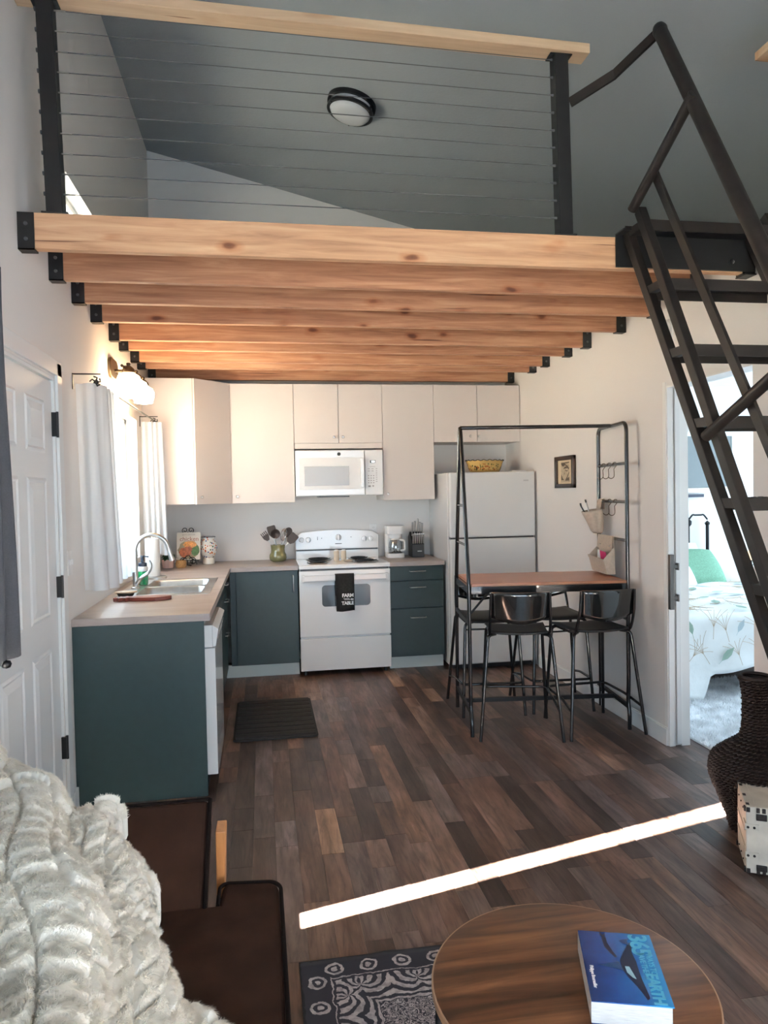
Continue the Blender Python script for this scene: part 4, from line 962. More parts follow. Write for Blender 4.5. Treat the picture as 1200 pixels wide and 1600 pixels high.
# baking dish on top
def dish_mat():
    m, nt, b = nodes('painted_amber_dish'); L = nt.links
    g = N(nt, 'ShaderNodeNewGeometry'); vo = N(nt, 'ShaderNodeTexVoronoi'); vo.inputs['Scale'].default_value = 62; L.new(g.outputs['Position'], vo.inputs['Vector'])
    sp = N(nt, 'ShaderNodeSeparateColor'); L.new(vo.outputs['Color'], sp.inputs[0])
    rp = ramp(nt, [(0, (.28, .08, .02)), (.2, (.10, .10, .03)), (.42, (.07, .04, .02)), (.5, (.34, .15, .04)), (.66, (.46, .30, .10))]); rp.color_ramp.interpolation = 'CONSTANT'; L.new(sp.outputs[0], rp.inputs[0])
    sz = N(nt, 'ShaderNodeSeparateXYZ'); L.new(g.outputs['Position'], sz.inputs[0])
    a = N(nt, 'ShaderNodeMath', operation='COMPARE'); a.inputs[1].default_value = 1.708; a.inputs[2].default_value = .030; L.new(sz.outputs[2], a.inputs[0])
    th = N(nt, 'ShaderNodeMath', operation='LESS_THAN'); th.inputs[1].default_value = .5; L.new(vo.outputs['Distance'], th.inputs[0])
    ml = N(nt, 'ShaderNodeMath', operation='MULTIPLY'); L.new(a.outputs[0], ml.inputs[0]); L.new(th.outputs[0], ml.inputs[1])
    mx = N(nt, 'ShaderNodeMix', data_type='RGBA'); mx.inputs[6].default_value = (.46, .30, .10, 1); L.new(ml.outputs[0], mx.inputs[0]); L.new(rp.outputs[0], mx.inputs[7])
    L.new(mx.outputs[2], b.inputs['Base Color']); b.inputs['Roughness'].default_value = .2; b.inputs['Coat Weight'].default_value = .4; return m
t = thing('baking_dish', 'amber oval baking dish with dark scalloped rim on top of the refrigerator', 'dish', (2.86, -.42, 1.656))
cx, cy = 2.875, -.40; prof = [(.118, 1.657), (.135, 1.668), (.150, 1.70), (.160, 1.735), (.172, 1.765)]
MB().lathe(prof, (cx, cy, 0), 40, sy=.62, cap=False).lathe([(0, 1.66), (.118, 1.66)], (cx, cy, 0), 40, sy=.62, cap=False).obj('body', dish_mat(), t, smooth=60)
MB().tube([(cx+.173*math.cos(q), cy+.107*math.sin(q), 1.767+.004*math.sin(q*20)) for q in [2*math.pi*k/120 for k in range(121)]], .004, 6).obj('rim', M['ink'], t, smooth=60)

# framed picture on the right wall
t = thing('framed_print', 'small dark-framed woodland print on the right wall', 'picture', (W, -1.385, 1.63))
y0, y1, z0, z1 = -1.556, -1.215, 1.508, 1.751; fw = .032
MB().box(W-.028, W-.001, y0, y0+fw, z0, z1).box(W-.028, W-.001, y1-fw, y1, z0, z1).box(W-.028, W-.001, y0, y1, z0, z0+fw).box(W-.028, W-.001, y0, y1, z1-fw, z1).obj('frame', mat('dark_wood_frame', (.035, .018, .012), .35), t, bevel=.003)
MB().box(W-.010, W-.002, y0+fw, y1-fw, z0+fw, z1-fw).obj('mat_board', mat('ivory_mat', (.62, .50, .34), .8), t)
m_ = frame_m((W-.0105, (y0+y1)/2, (z0+z1)/2), (0, -1, 0), (0, 0, 1))
MB().box(-.078, .078, -.078, .078, 0, .001).xf(m_).obj('print', mat('sepia_print', (.42, .34, .24), .8, noise=.25, nscale=60), t)
b = MB()
b.prism([(-.075, .07), (.07, .075), (.07, .068), (-.07, .060)], 'z', .0012, .0018)
b.prism([(-.07, .062), (-.01, .066), (.03, .05), (.07, .042), (.03, .040), (.0, .052), (-.03, .044), (-.055, .046)], 'z', .0012, .0018)
b.prism([(-.04, .022), (0, .042), (.05, .040), (.072, .028), (.068, .018), (.04, .03), (.0, .026)], 'z', .0012, .0018)
b.prism([(-.005, .026), (.01, .014), (.04, .010), (.06, .02), (.04, .004), (.01, .006)], 'z', .0012, .0018)
b.prism([(-.020, -.018), (-.008, -.018), (-.013, .006)], 'z', .0012, .0018)
b.prism([(-.075, -.062), (-.075, -.015), (-.05, -.045), (-.02, -.062)], 'z', .0012, .0018)
b.prism([(-.005, -.066), (.074, -.066), (.074, -.04), (.04, -.045)], 'z', .0012, .0018)
b.prism([(.0, -.06), (.05, -.022), (.074, .002), (.074, -.008), (.05, -.034), (.015, -.062)], 'z', .0012, .0018)
b.xf(m_).obj('printed_drawing', mat('sepia_ink', (.07, .05, .03), .8), t)

# ------------------------------------------------------------------ bar table with rack
TR = R(-7); TL = (2.68, -2.125, 0)
t = thing('bar_table', 'tall bar table with rust-brown top and black tube rack against the right wall', 'table', TL, rz=TR)
hx, hy = .495, .255; r = .0125
def tt(pts, name='frame_tube', rad=r, fl=.05): return MB().tube(fillet(pts, fl, 6), rad, 12).obj(name, M['blackgloss'], t, smooth=50)
tt([(-hx, -hy-.052, .0), (-hx, -hy-.045, .09), (-hx, -hy-.008, .16), (-hx, -hy, .92), (-hx, -.035, 1.86), (-hx, 0.0, 1.905)], 'leg', fl=.05)
tt([(-hx, hy+.06, .0), (-hx, hy+.035, .5), (-hx, hy+.01, .93), (-hx, .03, 1.86), (-hx, 0.0, 1.905)], 'leg', fl=.05)
tt([(-hx, 0, 1.905), (hx, 0, 1.905)], 'top_rail')
tt([(hx, -hy-.008, .0), (hx, -hy-.012, .10), (hx, -hy+.012, .17), (hx, -hy, .3), (hx, -hy, 1.905), (hx, hy, 1.905), (hx, hy, .0)], 'wall_frame', fl=.06)
for z in (1.652, 1.413, 1.174): tt([(hx, -hy, z), (hx, hy, z)], 'hanging_bar', .010)
def yl(z, s): return (s*hy if z <= .93 else s*(hy+(0-hy)*(z-.93)/(1.905-.93)))
for z in (1.407, 1.161): tt([(-hx, yl(z, -1), z), (-hx, yl(z, 1), z)], 'cross_bar', .008)
for x in (-hx, hx):
    for z in (.69, .14):
        MB().box(x-.008, x+.008, -hy-.0, hy+.02 if z > .5 else hy+.05, z-.012, z+.012).obj('cross_bar', M['black'], t)
MB().box(-hx, hx, -.012, .012, .125, .150).obj('foot_rail', M['black'], t)
MB().bar((-hx, -.12, .69), (-hx+.16, -.12, .87), .012, .012, (0, 1, 0)).obj('diagonal_brace', M['black'], t)
MB().bar((hx, -.12, .69), (hx-.16, -.12, .87), .012, .012, (0, 1, 0)).obj('diagonal_brace', M['black'], t)
MB().box(-hx+.013, hx-.013, -hy-.016, -hy+.004, .868, .912).box(-hx+.013, hx-.013, hy-.006, hy+.010, .868, .912).box(-hx-.006, -hx+.012, -hy, hy, .868, .912).box(hx-.012, hx+.006, -hy, hy, .868, .912).obj('apron', M['blackgloss'], t)
MB().box(-hx+.014, hx-.014, -hy-.02, hy+.02, .913, .931).obj('table_top', M['tabletop'], t, bevel=.002)
# hooks and pouches (world positions on the hanging bars)
Rz = Matrix.Rotation(TR, 4, 'Z')
def tw(x, y, z): p = Rz @ Vector((x, y, 0)); return Vector((p.x+TL[0], p.y+TL[1], z))
HK = None
def hook(ly, z, lab):
    p = tw(hx, ly, z)
    t = thing('hook', lab, 'hook', p, 'S-hooks on the rack bars')
    pts = []
    for k in range(9): a = R(200-k*27); pts.append(Vector((.014*math.cos(a), 0, .014*math.sin(a))))
    pts += [Vector((-.006, 0, -.03)), Vector((-.004, 0, -.06))]
    pts += [Vector((-.024+.020*math.cos(a), 0, -.07+.020*math.sin(a))) for a in [R(q) for q in range(-10, -180, -25)]]
    d = tw(1, -.75, 0)-tw(0, 0, 0); ang = math.atan2(d.y, d.x)
    MB().tube([Matrix.Rotation(ang, 3, 'Z') @ q+p for q in pts], .0025, 6).obj('wire', M['hook'], t, smooth=60)
for ly, lab in ((.15, 'left black S-hook on the top rack bar'), (.045, 'middle black S-hook on the top rack bar'), (-.055, 'right black S-hook on the top rack bar')): hook(ly, 1.652, lab)
for ly, lab in ((.045, 'left black S-hook on the middle rack bar'), (-.06, 'right black S-hook on the middle rack bar')): hook(ly, 1.413, lab)
t = thing('canvas_pouch', 'narrow beige canvas pouch holding pens on the middle rack bar', 'pouch', tw(hx-.03, .15, 1.3))
rings = []
for k, (z, wd, dp, ox) in enumerate(((1.20, .045, .022, -.025), (1.215, .055, .035, -.028), (1.27, .065, .045, -.04), (1.33, .078, .055, -.055), (1.355, .082, .060, -.062))):
    rings.append([tw(hx+ox+dp*math.cos(a)*1.1-.02, .155+wd*math.sin(a)+.0*k, z+(.012*math.cos(a) if k > 2 else 0)) for a in [2*math.pi*i/18 for i in range(19)]])
MB().grid([[tuple(p) for p in r_] for r_ in rings]).add([tuple(p) for p in rings[0]], [tuple(range(19))]).obj('bag', M['canvas'], t, thick=.003, smooth=60)
MB().grid([[tuple(tw(hx-.015+dx, y, z)) for y in (.12, .145, .17, .19)] for dx, z in ((-.028, 1.34), (-.018, 1.395), (-.012, 1.426), (.004, 1.430), (.012, 1.42), (.006, 1.36))]).obj('strap', M['canvas'], t, thick=.003)
for (a, lab, m_, tip) in (((.20, -.10), 'dark pen sticking out of the narrow canvas pouch', 'dark', (.235, -.13, 1.40)), ((.17, -.09), 'grey pen standing upright in the narrow canvas pouch', 'steel', (.19, -.11, 1.425))):
    p = thing('pen', lab, 'pen', tw(hx-.08, a[0], 1.3), 'pens in the pouch')
    MB().tube([tw(hx-.075, a[0]-.02, 1.25), tw(hx+tip[1], tip[0], tip[2]-.02)], .005, 8).obj('barrel', M[m_], p, smooth=50)
    MB().tube([tw(hx+tip[1], tip[0], tip[2]-.02), tw(hx+tip[1]-.004, tip[0]+.003, tip[2])], .006, 8).obj('cap', M['ink'], p)
t = thing('canvas_organizer', 'wide beige canvas letter pocket hanging from the lowest rack bar', 'organizer', tw(hx-.05, .08, .95))
def quad(pts, name, m_='canvas', th=.004): return MB().add([tuple(p) for p in pts], [tuple(range(len(pts)))]).obj(name, M[m_], t, thick=th)
ya, yb_ = .215, -.060
quad([tw(hx-.014, ya, 1.186), tw(hx-.014, yb_, 1.186), tw(hx-.010, yb_-.01, .945), tw(hx-.010, ya+.01, .945)], 'back_panel')
quad([tw(hx-.020, ya, 1.190), tw(hx-.020, yb_, 1.190), tw(hx-.028, yb_, 1.10), tw(hx-.028, ya, 1.10)], 'flap')
quad([tw(hx-.085, ya+.012, 1.050), tw(hx-.085, yb_-.012, 1.040), tw(hx-.060, yb_-.004, .945), tw(hx-.060, ya+.004, .945)], 'front_panel')
quad([tw(hx-.089, ya+.012, 1.052), tw(hx-.089, yb_-.012, 1.042), tw(hx-.085, yb_-.010, 1.024), tw(hx-.085, ya+.010, 1.034)], 'hem')
for y_, s in ((ya+.008, 1), (yb_-.008, -1)):
    quad([tw(hx-.014, y_, 1.12), tw(hx-.085, y_+.004*s, 1.045), tw(hx-.060, y_-.004*s, .945), tw(hx-.010, y_, .945)], 'side_panel')
quad([tw(hx-.060, ya, .945), tw(hx-.060, yb_, .945), tw(hx-.010, yb_, .945), tw(hx-.010, ya, .945)], 'bottom_panel')
for y_ in (.15, -.03): MB().lathe([(.006, 0), (.005, -.003), (0, -.004)], tuple(tw(hx-.030, y_, 1.125)), 10, 'x').obj('snap', M['chrome'], t, smooth=50)
e = MB().add([tuple(p) for p in (tw(hx-.055, .14, .96), tw(hx-.055, .05, .96), tw(hx-.050, .05, 1.085), tw(hx-.050, .14, 1.09))], [(0, 1, 2, 3)]).obj('envelope', M['paper'], thick=.002); tag(e, 'white envelope sticking out of the canvas letter pocket', 'envelope')
e = MB().add([tuple(p) for p in (tw(hx-.050, .065, 1.0), tw(hx-.050, -.045, 1.0), tw(hx-.062, -.045, 1.085), tw(hx-.062, .065, 1.09))], [(0, 1, 2, 3)]).obj('leaflet', M['magenta'], thick=.003); tag(e, 'magenta leaflet sticking out of the canvas letter pocket', 'leaflet')

# ------------------------------------------------------------------ bar stools
t = thing('bar_stool', 'near left black bar stool, back toward the room, turned slightly', 'stool', (2.47, -2.29, 0), 'bar stools at the table', rz=R(-14))
st = t; sm = M['blackgloss']
SZ = .645
P = []
for i in range(9):
    v_ = i/8; y = -.185+.37*v_; wv = .165+.022*v_
    row = []
    for j in range(9):
        uu = j/4-1; z = SZ-.010*(1-uu*uu)-.006*math.sin(v_*math.pi)+(-.012*(v_-.85)/.15 if v_ > .85 else 0)
        row.append((uu*wv, y, z))
    P.append(row)
MB().grid(P).obj('seat', mat('black_seat_plastic', (.012, .012, .013), .55), t, thick=.014, smooth=60, bevel=.003)
P = []
for i in range(9):
    v_ = i/8
    row = []
    for j in range(13):
        uu = j/6-1; z = .895-(.155+.034*math.cos(uu*math.pi/2))*v_
        row.append((uu*.170*(1-.02*v_), -.235+.022*v_+.035*uu*uu-.035, z))
    P.append(row)
MB().grid(P).obj('backrest', mat('polished_black', (.012, .013, .013), .10, coat=1), t, thick=.010, smooth=60)
for s in (-1, 1):
    MB().tube(fillet([(s*.175, -.10, SZ-.014), (s*.178, -.175, SZ-.012), (s*.180, -.200, SZ+.04), (s*.176, -.228, .76), (s*.172, -.240, .892)], .035, 5), .009, 10).obj('back_tube', sm, t, smooth=50)
    MB().tube(fillet([(s*.14, -.12, SZ-.02), (s*.188, -.165, SZ-.022), (s*.245, -.235, .0)], .035, 6), .0105, 10).obj('leg', sm, t, smooth=50)
    MB().tube(fillet([(s*.12, .13, SZ-.026), (s*.178, .165, SZ-.03), (s*.208, .222, .0)], .03, 5), .0105, 10).obj('leg', sm, t, smooth=50)
    MB().tube([(s*.172, .10, SZ-.022), (s*.178, -.12, SZ-.020)], .008, 8).obj('seat_rail', sm, t, smooth=50)
MB().tube(fillet([(-.230, -.215, .170), (-.215, -.05, .205), (-.205, .200, .215), (.205, .200, .215), (.215, -.05, .205), (.230, -.215, .170)], .05, 5), .0085, 8).obj('footrest', sm, t, smooth=50)
MB().tube([(-.176, .168, .575), (.176, .168, .575)], .006, 8).obj('stretcher', sm, t, smooth=50)
dup(st, (2.935, -2.33, 0), R(2), 'near right black bar stool nearest the wall, its shiny back toward the room')
dup(st, (2.43, -1.80, 0), R(174), 'far left black bar stool on the refrigerator side, behind the rack leg')
dup(st, (2.90, -1.82, 0), R(176), 'far right black bar stool on the refrigerator side, next to the wall')

# ------------------------------------------------------------------ black mat
t = thing('kitchen_mat', 'black cushioned ribbed mat on the floor before the sink', 'mat', (.97, -1.74, 0))
x0, x1, y0, y1 = .712, 1.232, -2.155, -1.32
MB().prism(rrect(x0, x1, y0, y1, .03), 'z', .0005, .012).obj('base', M['mat'], t, bevel=.003)
n = 9; h = (y1-y0-.03)/n
for k in range(n):
    a = y0+.015+k*h; MB().prism([(a+.004, .012), (a+.008, .021), (a+h/2, .024), (a+h-.008, .021), (a+h-.004, .012)], 'x', x0+.015, x1-.015).obj('rib', M['mat'], t, bevel=.002)

# ------------------------------------------------------------------ vanity light over the window
t = thing('wall_light', 'three-shade bronze vanity light glowing above the kitchen window', 'wall light', (0, -1.65, 2.25))
MB().prism(rrect(-1.90, -1.66, 2.245, 2.375, .05), 'x', 0, .02).obj('backplate', M['bronze'], t, bevel=.006)
MB().tube([(.02, -1.78, 2.30), (.10, -1.78, 2.30)], .010, 10).tube([(.10, -1.98, 2.30), (.10, -1.38, 2.30)], .009, 10).obj('arm_bar', M['bronze'], t, smooth=50)
for y in (-1.93, -1.66, -1.39):
    MB().lathe([(.010, 2.325), (.014, 2.318), (.010, 2.31), (.022, 2.30), (.036, 2.285), (.038, 2.265), (.034, 2.262)], (.13, y, 0), 18).tube([(.10, y, 2.30), (.13, y, 2.30)], .008, 8).obj('socket', M['bronze'], t, smooth=50)
    MB().lathe([(.034, 2.262), (.062, 2.245), (.074, 2.215), (.070, 2.180), (.060, 2.155), (.062, 2.148), (.035, 2.142), (0, 2.140)], (.13, y, 0), 26).obj('glass_shade', M['glow'], t, smooth=60)

# curtain rod & sheer curtains
t = thing('curtain_rod', 'thin black curtain rod with scroll finials over the kitchen window', 'curtain rod', (.11, -1.75, 2.1))
MB().tube([(.108, -2.74, 2.083), (.108, -.74, 2.090)], .006, 10).obj('rod', M['bronze'], t, smooth=50)
for y in (-2.745, -.755):
    b = MB().box(0, .004, y-.012, y+.002, 2.045, 2.125).box(0, .135, y-.010, y+.0, 2.118, 2.124)
    b.obj('bracket', M['black'], t)
    for k in range(5):
        a = R(k*72); MB().lathe([(.0, -.004), (.012, -.003), (.012, .003), (0, .004)], (.108, y+(.02 if y < -2 else -.01), 2.085), 10, 'y').xf(Matrix.Translation((0, 0, 0))).tube([(.108, y+.01, 2.085), (.108+.022*math.cos(a), y+.012, 2.085+.022*math.sin(a)), (.108+.026*math.cos(a+.6), y+.0, 2.085+.026*math.sin(a+.6))], .004, 6).obj('finial_petal', M['black'], t, smooth=50)
def curtain(name, label, cat, m_, f0, f1, z1, z0, n=60, rows=14, fold=8, a0=.018, a1=.035, th=.002, x=.108, ph=0.0, grp=None):
    """f0/f1: (y_start,y_end) at the top and at the bottom"""
    P = []
    for i in range(rows+1):
        v_ = i/rows; z = z1+(z0-z1)*v_; row = []
        ya = f0[0]+(f1[0]-f0[0])*v_; yb2 = f0[1]+(f1[1]-f0[1])*v_**1.3
        for j in range(n+1):
            uu = j/n; amp = a0+(a1-a0)*v_
            row.append((x+amp*math.sin(uu*fold*2*math.pi+ph+.5*math.sin(3*uu+v_*2))+.006*math.sin(uu*31+v_*4)*v_, ya+(yb2-ya)*uu, z+.006*math.sin(uu*17)*(v_ == 1)))
        P.append(row)
    o = MB().grid(P).obj(name, m_, thick=th, smooth=70); return tag(o, label, cat, grp)
def path_curtain(label, path0, path1, z1, z0, fold, amp, n=90, rows=16, grp='white kitchen curtains'):
    """folds follow a plan path; path0 at the rod, path1 at the hem"""
    def samp(P, u):
        P = [Vector(p) for p in P]; L = [0]
        for a, b_ in zip(P, P[1:]): L.append(L[-1]+(b_-a).length)
        s_ = u*L[-1]; k = max(i for i in range(len(P)-1) if L[i] <= s_+1e-9); f = (s_-L[k])/max(L[k+1]-L[k], 1e-9)
        d = (P[k+1]-P[k]).normalized(); return P[k]+(P[k+1]-P[k])*f, Vector((-d.y, d.x))
    G = []
    for i in range(rows+1):
        v_ = i/rows; row = []
        for j in range(n+1):
            u_ = j/n; a, na = samp(path0, u_); b_, nb = samp(path1, u_); p = a.lerp(b_, v_**1.1); nn_ = na.lerp(nb, v_)
            w_ = amp*(.6+.6*v_)*math.sin(u_*fold*2*math.pi+.9*math.sin(2.3*u_*6+v_*1.4))
            row.append((max(p.x+nn_.x*w_, .008), p.y+nn_.y*w_, z1+(z0-z1)*v_+.006*math.sin(u_*15)*(i == rows)))
        G.append(row)
    o = MB().grid(G).obj('sheer_curtain', M['sheer'], smooth=75); tag(o, label, 'curtain', grp)
path_curtain('left white sheer curtain panel hanging beside the entry door', [(.012, -2.74), (.10, -2.755), (.135, -2.70), (.12, -2.30), (.11, -2.20)], [(.015, -2.74), (.11, -2.80), (.15, -2.70), (.12, -2.20), (.11, -1.84)], 2.075, 1.03, 6, .020)
path_curtain('right white sheer curtain panel hanging against the corner cabinet side', [(.02, -.83), (.165, -.79), (.16, -.74)], [(.02, -.84), (.175, -.80), (.17, -.74)], 2.075, 1.05, 5, .012, n=60)
curtain('grey_curtain', 'dark grey blackout curtain edge hanging at the left picture border', 'curtain', M['grey_cloth'], (-4.248, -3.99), (-4.255, -3.935), 2.27, .975, fold=3, x=.085, a0=.020, a1=.028, n=48, th=.003, grp='grey living room curtains')
curtain('grey_curtain', 'dark grey blackout curtain beyond the left picture border', 'curtain', M['grey_cloth'], (-5.65, -4.35), (-5.65, -4.35), 2.50, .60, fold=9, x=.085, a0=.022, a1=.024, n=90, th=.003, grp='grey living room curtains')
t = thing('curtain_rod', 'black curtain rod above the grey curtains by the sofa', 'curtain rod', (.085, -4.7, 2.5))
MB().tube([(.085, -5.75, 2.52), (.085, -4.50, 2.52)], .012, 10).obj('rod', M['black'], t, smooth=50)
o = MB().lathe([(0, -.014), (.012, -.010), (.016, 0), (.012, .010), (0, .014)], (.11, -4.13, .975), 14).obj('curtain_weight', M['black'], smooth=50); tag(o, 'small black ball under the grey curtain hem', 'weight')

# ------------------------------------------------------------------ bedroom
t = thing('bed', 'bed with leafy white duvet seen through the bedroom doorway', 'bed', (4.5, -1.1, 0))
BX0, BX1, BY0, BY1 = 3.74, 5.24, -1.98, -.12
MB().box(BX0+.03, BX1-.03, BY0+.05, BY1, .28, .54).obj('mattress', M['pillow'], t, bevel=.03)
MB().box(BX0+.03, BX1-.03, BY0+.08, BY1, .20, .28).obj('bed_frame', M['black'], t)
for x, y in ((BX0+.08, BY0+.12), (BX1-.08, BY0+.12)): MB().tube([(x, y, 0), (x, y, .2)], .018, 8).obj('leg', M['black'], t)
for x in (BX0+.02, BX1+.01): MB().tube([(x, -.085, 0), (x, -.085, 1.12)], .016, 10).lathe([(.02, 1.12), (.026, 1.14), (0, 1.165)], (x, -.085, 0), 12).obj('headboard_post', M['black'], t, smooth=50)
for xa, xb in ((3.76, 4.42), (4.42, 5.05), (5.05, 5.25)):
    h_ = 1.268 if xb < 5.2 else 1.22
    MB().tube(smooth_path([(xa, -.085, 1.175), (xa+.04, -.085, 1.22), (xa+(xb-xa)*.35, -.085, h_), (xa+(xb-xa)*.65, -.085, h_), (xb-.04, -.085, 1.22), (xb, -.085, 1.175)], 5), .009, 8).obj('headboard_arch', M['black'], t, smooth=50)
for x in (4.42, 5.05):
    MB().tube([(x, -.085, .3), (x, -.085, 1.17)], .009, 8).lathe([(.012, 1.11), (.026, 1.13), (.028, 1.16), (.014, 1.175)], (x, -.085, 0), 12).obj('headboard_spindle', M['black'], t, smooth=50)
MB().tube([(3.76, -.085, .62), (5.29, -.085, .62)], .010, 8).obj('headboard_rail', M['black'], t)
def duvet_mat():
    return mat('white_duvet', (.80, .82, .81), .9, noise=.06, nscale=5, bump=.3, bscale=9, bdist=.02)
def duvet():
    P = []; zt = .60
    # profile down the foot end: y,z pairs ; bottom hem varies with x
    xs = np.linspace(BX0-.03, BX1+.03, 50)
    for i, s in enumerate(np.linspace(0, 1, 40)):
        row = []
        for x in xs:
            e = min(1, abs((x-(BX0+BX1)/2)/((BX1-BX0)/2+.03)))
            hem = .215+.02*math.sin(x*9)-(.20 if x < 3.97 else 0)*min(1, (3.97-x)/.06 if x < 3.97 else 0)
            top_len = 1.45
            if s < .6: y = -.48-(s/.6)*(1.50); z = zt+.012*math.sin(x*11+y*5)+.008*math.sin(y*17)
            elif s < .68:
                q = (s-.6)/.08*math.pi/2; y = -1.98-.045*math.sin(q); z = zt-.045*(1-math.cos(q))
            else:
                q = (s-.68)/.32; z = (zt-.045)+(hem-(zt-.045))*q; y = -2.025-.012*math.sin(x*14)*q-.02*q
            if e > .97: z -= .0
            row.append((x, y, z))
        P.append(row)
    MB().grid(P).obj('duvet', duvet_mat(), t, thick=.02, smooth=70)
    # side drops
    for xx, s in ((BX0-.03, -1), (BX1+.03, 1)):
        Q = [[(xx+s*.02*q+s*.008*math.sin(y*13), y, .60-(.38+.02*math.sin(y*7))*q) for y in np.linspace(-.48, -2.02, 24)] for q in np.linspace(0, 1, 6)]
        MB().grid(Q).obj('duvet_side', bpy.data.materials['white_duvet'], t, thick=.015, smooth=70)
duvet()
random.seed(12); sage = mat('sage_print', (.30, .42, .34), .9); tanp = mat('tan_print', (.50, .40, .29), .9); bluep = mat('blue_grey_print', (.45, .55, .58), .9)
def sprig(o_, ex_, ey_, sc_, m_, stem):
    f_ = frame_m(o_, ex_, ey_)
    if stem:
        b = MB()
        for k in range(-2, 3): b.tube(smooth_path([(0, 0, 0), (k*.012*sc_, .05*sc_, 0), (k*.035*sc_, .10*sc_, 0), (k*.045*sc_+.01*k, .13*sc_, 0)], 3), .0016, 4)
        b.tube([(0, -.09*sc_, 0), (0, 0, 0)], .0018, 4).xf(f_).obj('printed_sprig', tanp, t)
    else:
        P = [(.0, -.06*sc_), (.022*sc_, -.02*sc_), (.024*sc_, .02*sc_), (0, .07*sc_), (-.024*sc_, .02*sc_), (-.022*sc_, -.02*sc_)]
        MB().prism(P, 'z', -.0005, .001).tube([(0, -.09*sc_, .001), (0, .05*sc_, .001)], .0012, 4).xf(f_).obj('printed_leaf', m_, t)
for k in range(30):
    x_ = 3.80+(k % 10)*.13+random.uniform(-.04, .04); a_ = random.uniform(-.9, .9)
    if k < 20: sprig((x_, -2.072, .52-(k//10)*.17+random.uniform(-.03, .03)), (math.cos(a_), 0, math.sin(a_)), (-math.sin(a_), 0, math.cos(a_)), random.uniform(.7, 1.2), random.choice([sage, bluep]), k % 3 != 0)
for k in range(46):
    x_ = random.uniform(3.8, 5.15); y_ = random.uniform(-1.95, -.65); a_ = random.uniform(0, 6.28)
    sprig((x_, y_, .632), (math.cos(a_), math.sin(a_), 0), (-math.sin(a_), math.cos(a_), 0), random.uniform(.8, 1.4), random.choice([sage, bluep]), k % 2)
def pillow(name, label, c, sx_, sy_, sz_, rot, m_):
    P = []
    for i in range(13):
        a = -1+2*i/12
        for s in (1,): pass
    b = MB(); n = 12; V = []
    for side in (1, -1):
        for i in range(n+1):
            for j in range(n+1):
                a, c2 = -1+2*i/n, -1+2*j/n
                h_ = max(0, (1-a**4)*(1-c2**4))**.5
                pinch = 1-.06*(a*a*c2*c2)
                V.append((a*sx_/2*(1-.05*(1-abs(c2))*0)*pinch, c2*sy_/2*pinch, side*h_*sz_/2))
    f = []
    for s in (0, 1):
        o_ = s*(n+1)**2
        for i in range(n):
            for j in range(n): f.append((o_+i*(n+1)+j, o_+i*(n+1)+j+1, o_+(i+1)*(n+1)+j+1, o_+(i+1)*(n+1)+j))
    b.add(V, f); m = Matrix.Translation(c) @ Matrix.Rotation(rot[2], 4, 'Z') @ Matrix.Rotation(rot[0], 4, 'X')
    o = b.xf(m).obj(name, m_, smooth=80); return tag(o, label, 'pillow')
pillow('pillow', 'white bed pillow behind the green one', (4.72, -.27, .77), .70, .42, .14, (R(68), 0, 0), M['pillow'])
pillow('pillow', 'green patterned pillow leaning at the head of the bed', (4.78, -.42, .745), .76, .42, .16, (R(48), 0, 0), M['green'])
pillow('cushion', 'small white cushion with dark writing in front of the green pillow', (4.62, -.60, .70), .34, .24, .08, (R(55), 0, R(12)), M['pillow'])
t = thing('nightstand', 'pale nightstand right of the bed holding the turquoise lamp', 'nightstand', (5.62, -.3, 0))
MB().box(5.36, 5.9, -.50, -.06, .50, .535).obj('top', M['trim'], t, bevel=.004)
MB().box(5.38, 5.88, -.48, -.07, .34, .50).obj('drawer', M['trim'], t, bevel=.004)
for x in (5.39, 5.85):
    for y in (-.46, -.09): MB().box(x-.0, x+.03, y-.015, y+.015, 0, .34).obj('leg', M['trim'], t)
t = thing('table_lamp', 'turquoise glass table lamp with bare amber bulb on the nightstand', 'lamp', (5.60, -.25, .536))
MB().lathe([(.075, .537), (.082, .545), (.083, .60), (.075, .635), (.040, .665), (.022, .680), (.024, .695), (.020, .697)], (5.60, -.25, 0), 24).obj('base', M['teal_glass'], t, smooth=50)
MB().lathe([(.016, .697), (.018, .72), (.010, .735), (.014, .74), (.014, .775)], (5.60, -.25, 0), 12).box(5.57, 5.63, -.253, -.247, .725, .732).obj('socket', M['black'], t)
MB().lathe([(.013, .776), (.024, .80), (.028, .84), (.022, .87), (.0, .885)], (5.60, -.25, 0), 16).obj('bulb', M['bulb'], t, smooth=60)
# bedroom window with shade
o = MB().box(4.55, 5.60, -.03, -.001, 1.44, 1.485).box(4.55, 5.60, -.03, -.001, 2.0, 2.04).box(5.565, 5.60, -.03, -.001, 1.485, 2.0).box(4.55, 4.585, -.03, -.001, 1.485, 2.0).obj('window_4', M['trim']); struct(o)
o = MB().box(4.59, 5.39, -.026, -.020, 1.492, 1.998).box(5.395, 5.56, -.022, -.016, 1.498, 1.998).obj('window_shade', M['shade']); tag(o, 'grey cellular shade covering the small bedroom window', 'window shade')
o = MB().box(4.55, 5.24, -.05, -.032, 1.395, 1.425).obj('wall_ledge', mat('navy_ledge', (.02, .025, .045), .5)); tag(o, 'thin dark ledge on the wall above the headboard', 'shelf')
